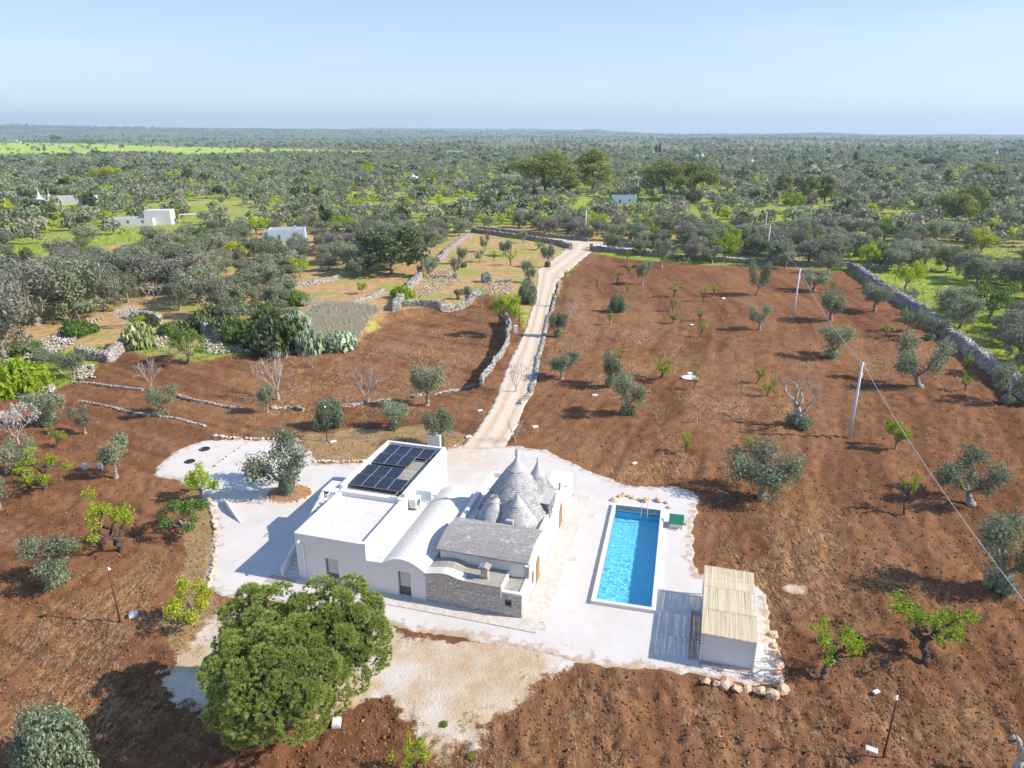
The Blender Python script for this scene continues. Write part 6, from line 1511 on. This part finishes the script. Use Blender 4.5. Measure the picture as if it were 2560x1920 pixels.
# ------------------------------------------------ far houses
def house(px, py, w, d, h, label, rz=0., mat='far_white', roof='far_roof', windows=2, extra=None, name='farmhouse', parapet=.35):
    x, y, z = TG(px, py); e = empty(name, (x, y+d/2, z), rz); tag(e, label, 'house')
    m = MB(); m.box(-w/2,w/2,-d/2,-d/2+.3,-.3,h+parapet).box(-w/2,w/2,d/2-.3,d/2,-.3,h+parapet).box(-w/2,-w/2+.3,-d/2+.3,d/2-.3,-.3,h+parapet).box(w/2-.3,w/2,-d/2+.3,d/2-.3,-.3,h+parapet); m.build('wall', M[mat], e)
    MB().box(-w/2+.3,w/2-.3,-d/2+.3,d/2-.3,h-.3,h).build('roof', M[roof], e)
    MB().box(w*.2,w*.2+.6,0,.6,h+.003,h+1.0).box(w*.2-.08,w*.2+.68,-.08,.68,h+1.003,h+1.12).build('chimney', M[mat], e)
    for i in range(windows):
        xx = -w/2+(i+.7)*w/(windows+.4)
        MB().box(xx-.4,xx+.4,-d/2-.02,-d/2+.05,1.1 if i else .1,2.1).build('window' if i else 'door', M['dark_frame'], e)
    if extra:
        for k in extra:
            if k[0] == 'box': _, x0, x1, y0, y1, z1, mt = k; MB().box(x0,x1,y0,y1,-.3,z1).build('annex', M[mt], e)
            if k[0] == 'cone':
                _, cx, cy, r_, zb, hc = k; m = MB(); n = 16
                m.add([(cx+r_*(1-.12*q_)**1*math.cos(a)*(1-q_/6)**1.15, cy+r_*math.sin(a)*(1-.12*q_)*(1-q_/6)**1.15, zb+hc*q_/6) for q_ in range(7) for a in np.linspace(0, 2*math.pi, n, endpoint=False)],
                      [(q_*n+j, q_*n+(j+1) % n, (q_+1)*n+(j+1) % n, (q_+1)*n+j) for q_ in range(6) for j in range(n)]); m.tube((cx,cy,zb+hc-.4),(cx,cy,zb+hc+.4),.18,.2,8); m.build('cone_roof', M[mat], e, smooth=True)
            if k[0] == 'post': _, x0, x1, y0, zt = k; MB().box(x0,x1,y0,y0+3,zt,zt+.12).tube((x0,y0,0),(x0,y0,zt),.06,.06,5).tube((x1,y0,0),(x1,y0,zt),.06,.06,5).build('pergola', M['steel'], e)
    return e
house(712,604,11,7,3.3,'pale blue flat-roofed farmhouse with chimney in the left orchard',R(12),'far_blue',extra=[('box',-7.2,-5.503,-3,1.5,2.4,'far_blue')])
house(318,566,17,7,2.4,'long low white farmhouse among the left olives',R(8),'far_white','far_roof',3,extra=[('box',5.0,14,-1,4.5,5.2,'far_white'),('post',16,24,2,3.2)])
house(172,512,20,7,3.4,'white farmhouse with trullo cones at far left',R(14),'far_white','pink',2,extra=[('cone',-8,-4.5,2.2,2.2,4.0),('cone',-13,-2,1.8,2.6,5.0),('box',-20,-12,-3,2,2.8,'far_blue')])
house(1022,457,11,6,3.6,'white trullo cottage behind the lime trees',R(-5),extra=[('cone',2.5,1,3,3.5,2.4)])
house(1284,456,15,6,4.0,'white boxy cottage left of the tall pines',0,windows=3)
house(1562,510,11,8,3.2,'slate-blue roofed building half hidden by the grove left of the twin pines',0,'far_blue','slate_blue',2)
house(30,358,26,12,8.5,'ruined pale masonry block at the far left edge of the green fields',0,'far_tan','far_tan',3,extra=[('box',14,22,-3,6,5,'far_tan')],name='ruin')
house(1137,385,24,9,4.5,'long white house on the plain above the orchard',0,windows=4); house(1243,391,20,8,4.2,'white house with pale orange walls on the plain',0,'far_white','far_tan',3); house(1241,376,14,8,4.5,'small white house on the plain behind the pale orange one',0,'far_white','pink',2)
house(1582,391,15,7,3.5,'low white house left of the twin cypresses',0,'far_blue','pink',2)
house(1750,399,14,7,4.2,'white trullo house right of the twin cypresses',0,extra=[('cone',3,0,3.4,4.2,5.0),('cone',-4,-1,2,4.2,3.0)]); house(1884,414,11,7,3.4,'trullo house with a white cone on the right plain',0,extra=[('cone',-1,0,3.2,3.4,4.0)])
house(1814,409,7,4,2.6,'small white shed between the two trullo houses',0,windows=1); house(2024,423,12,6,3.8,'white cottage left of the single cypress',0); house(2092,425,10,5,3.8,'small pale house by the single cypress',0,'far_tan')
house(2495,374,15,8,9,'tall blue-white house on the far right plain',0,'far_blue',windows=2); house(985,350,34,10,5.5,'long white buildings on the distant plain left of centre',0,windows=5)
house(855,331,42,14,14,'pale villa beside the dark cypress on the skyline',0,windows=3); house(138,327,110,26,9,'row of long white greenhouses at far left',0,windows=6); house(275,328,80,24,9,'white domed barn on the left plain',0,windows=4,extra=[('cone',38,0,18,4,11)])
house(1400,338,48,16,12,'pale country house near the skyline right of centre',0,'far_tan',windows=4); house(2055,346,70,18,9,'row of beige houses near the right skyline',0,'far_tan',windows=6)
house(425,426,7,4,2.4,'ruined pale hut in the left grove',0,'far_tan',windows=1); house(120,407,9,5,2.6,'tiny white hut far left',0,windows=1)
for px, py, s, lb in ((1632,388,3.6,'white cone peeking over the trees left of the cypresses'),(1877,379,4.6,'white pointed cone on the right plain'),(2070,397,3.6,'tiny pale cone left of the single cypress'),(2488,392,5.0,'pale cone house far right')):
    x, y, z = TG(px, py+4); e = empty('trullo', (x, y, z)); tag(e, lb, 'trullo'); m = MB(); m.box(-s*.55,s*.55,-s*.55,s*.55,-.3,s*.9); m.build('wall', M['far_white'], e)
    m = MB(); m.tube((0,0,s*.9),(0,0,s*2.1),s*.52,s*.06,14); m.tube((0,0,s*2.1),(0,0,s*2.3),s*.1,s*.1,8); m.build('cone_roof', M['far_white'], e)
# hill town on the horizon
rg = np.random.default_rng(77); m = MB()
for i in range(420):
    d_ = rg.uniform(6200, 8200); px = 1280+FPX*0; c_ = rg.choice([-.16,-.08,-.02,.04,.10]); ang = c_+rg.normal(0, .022)
    x = ang*d_; y = d_; z = float(terr(np.array([x]), np.array([y]))[0]); w_ = rg.uniform(10, 34); h_ = rg.uniform(8, 20); m.box(x-w_/2, x+w_/2, y-6, y+6, z-6, z+h_)
tag(m.build('hill_town', M['far_white'], fixn=False), 'distant white town strung along the low hill on the horizon', None, kind='stuff')

# ------------------------------------------------ haze
HZ = True
if HZ:
    m = MB(); m.box(-11500, 11500, -60, 9600, -40, 230); hz = m.build('haze', bpy.data.materials.new('haze_air'))
    hm_ = hz.data.materials[0]; hm_.use_nodes = True; nt = hm_.node_tree; nt.nodes.remove(nt.nodes['Principled BSDF'])
    pv_ = nt.nodes.new('ShaderNodeVolumePrincipled'); pv_.inputs['Color'].default_value = (.60, .79, 1.0, 1); pv_.inputs['Density'].default_value = 1.25e-4; pv_.inputs['Anisotropy'].default_value = .2
    nt.links.new(pv_.outputs[0], nt.nodes['Material Output'].inputs['Volume']); tag(hz, 'thin bluish air over the plain', None, kind='stuff')
for o in list(bpy.data.objects):
    if '_h' in o: del o['_h']; del o['_r']
print('objects', len(bpy.data.objects))
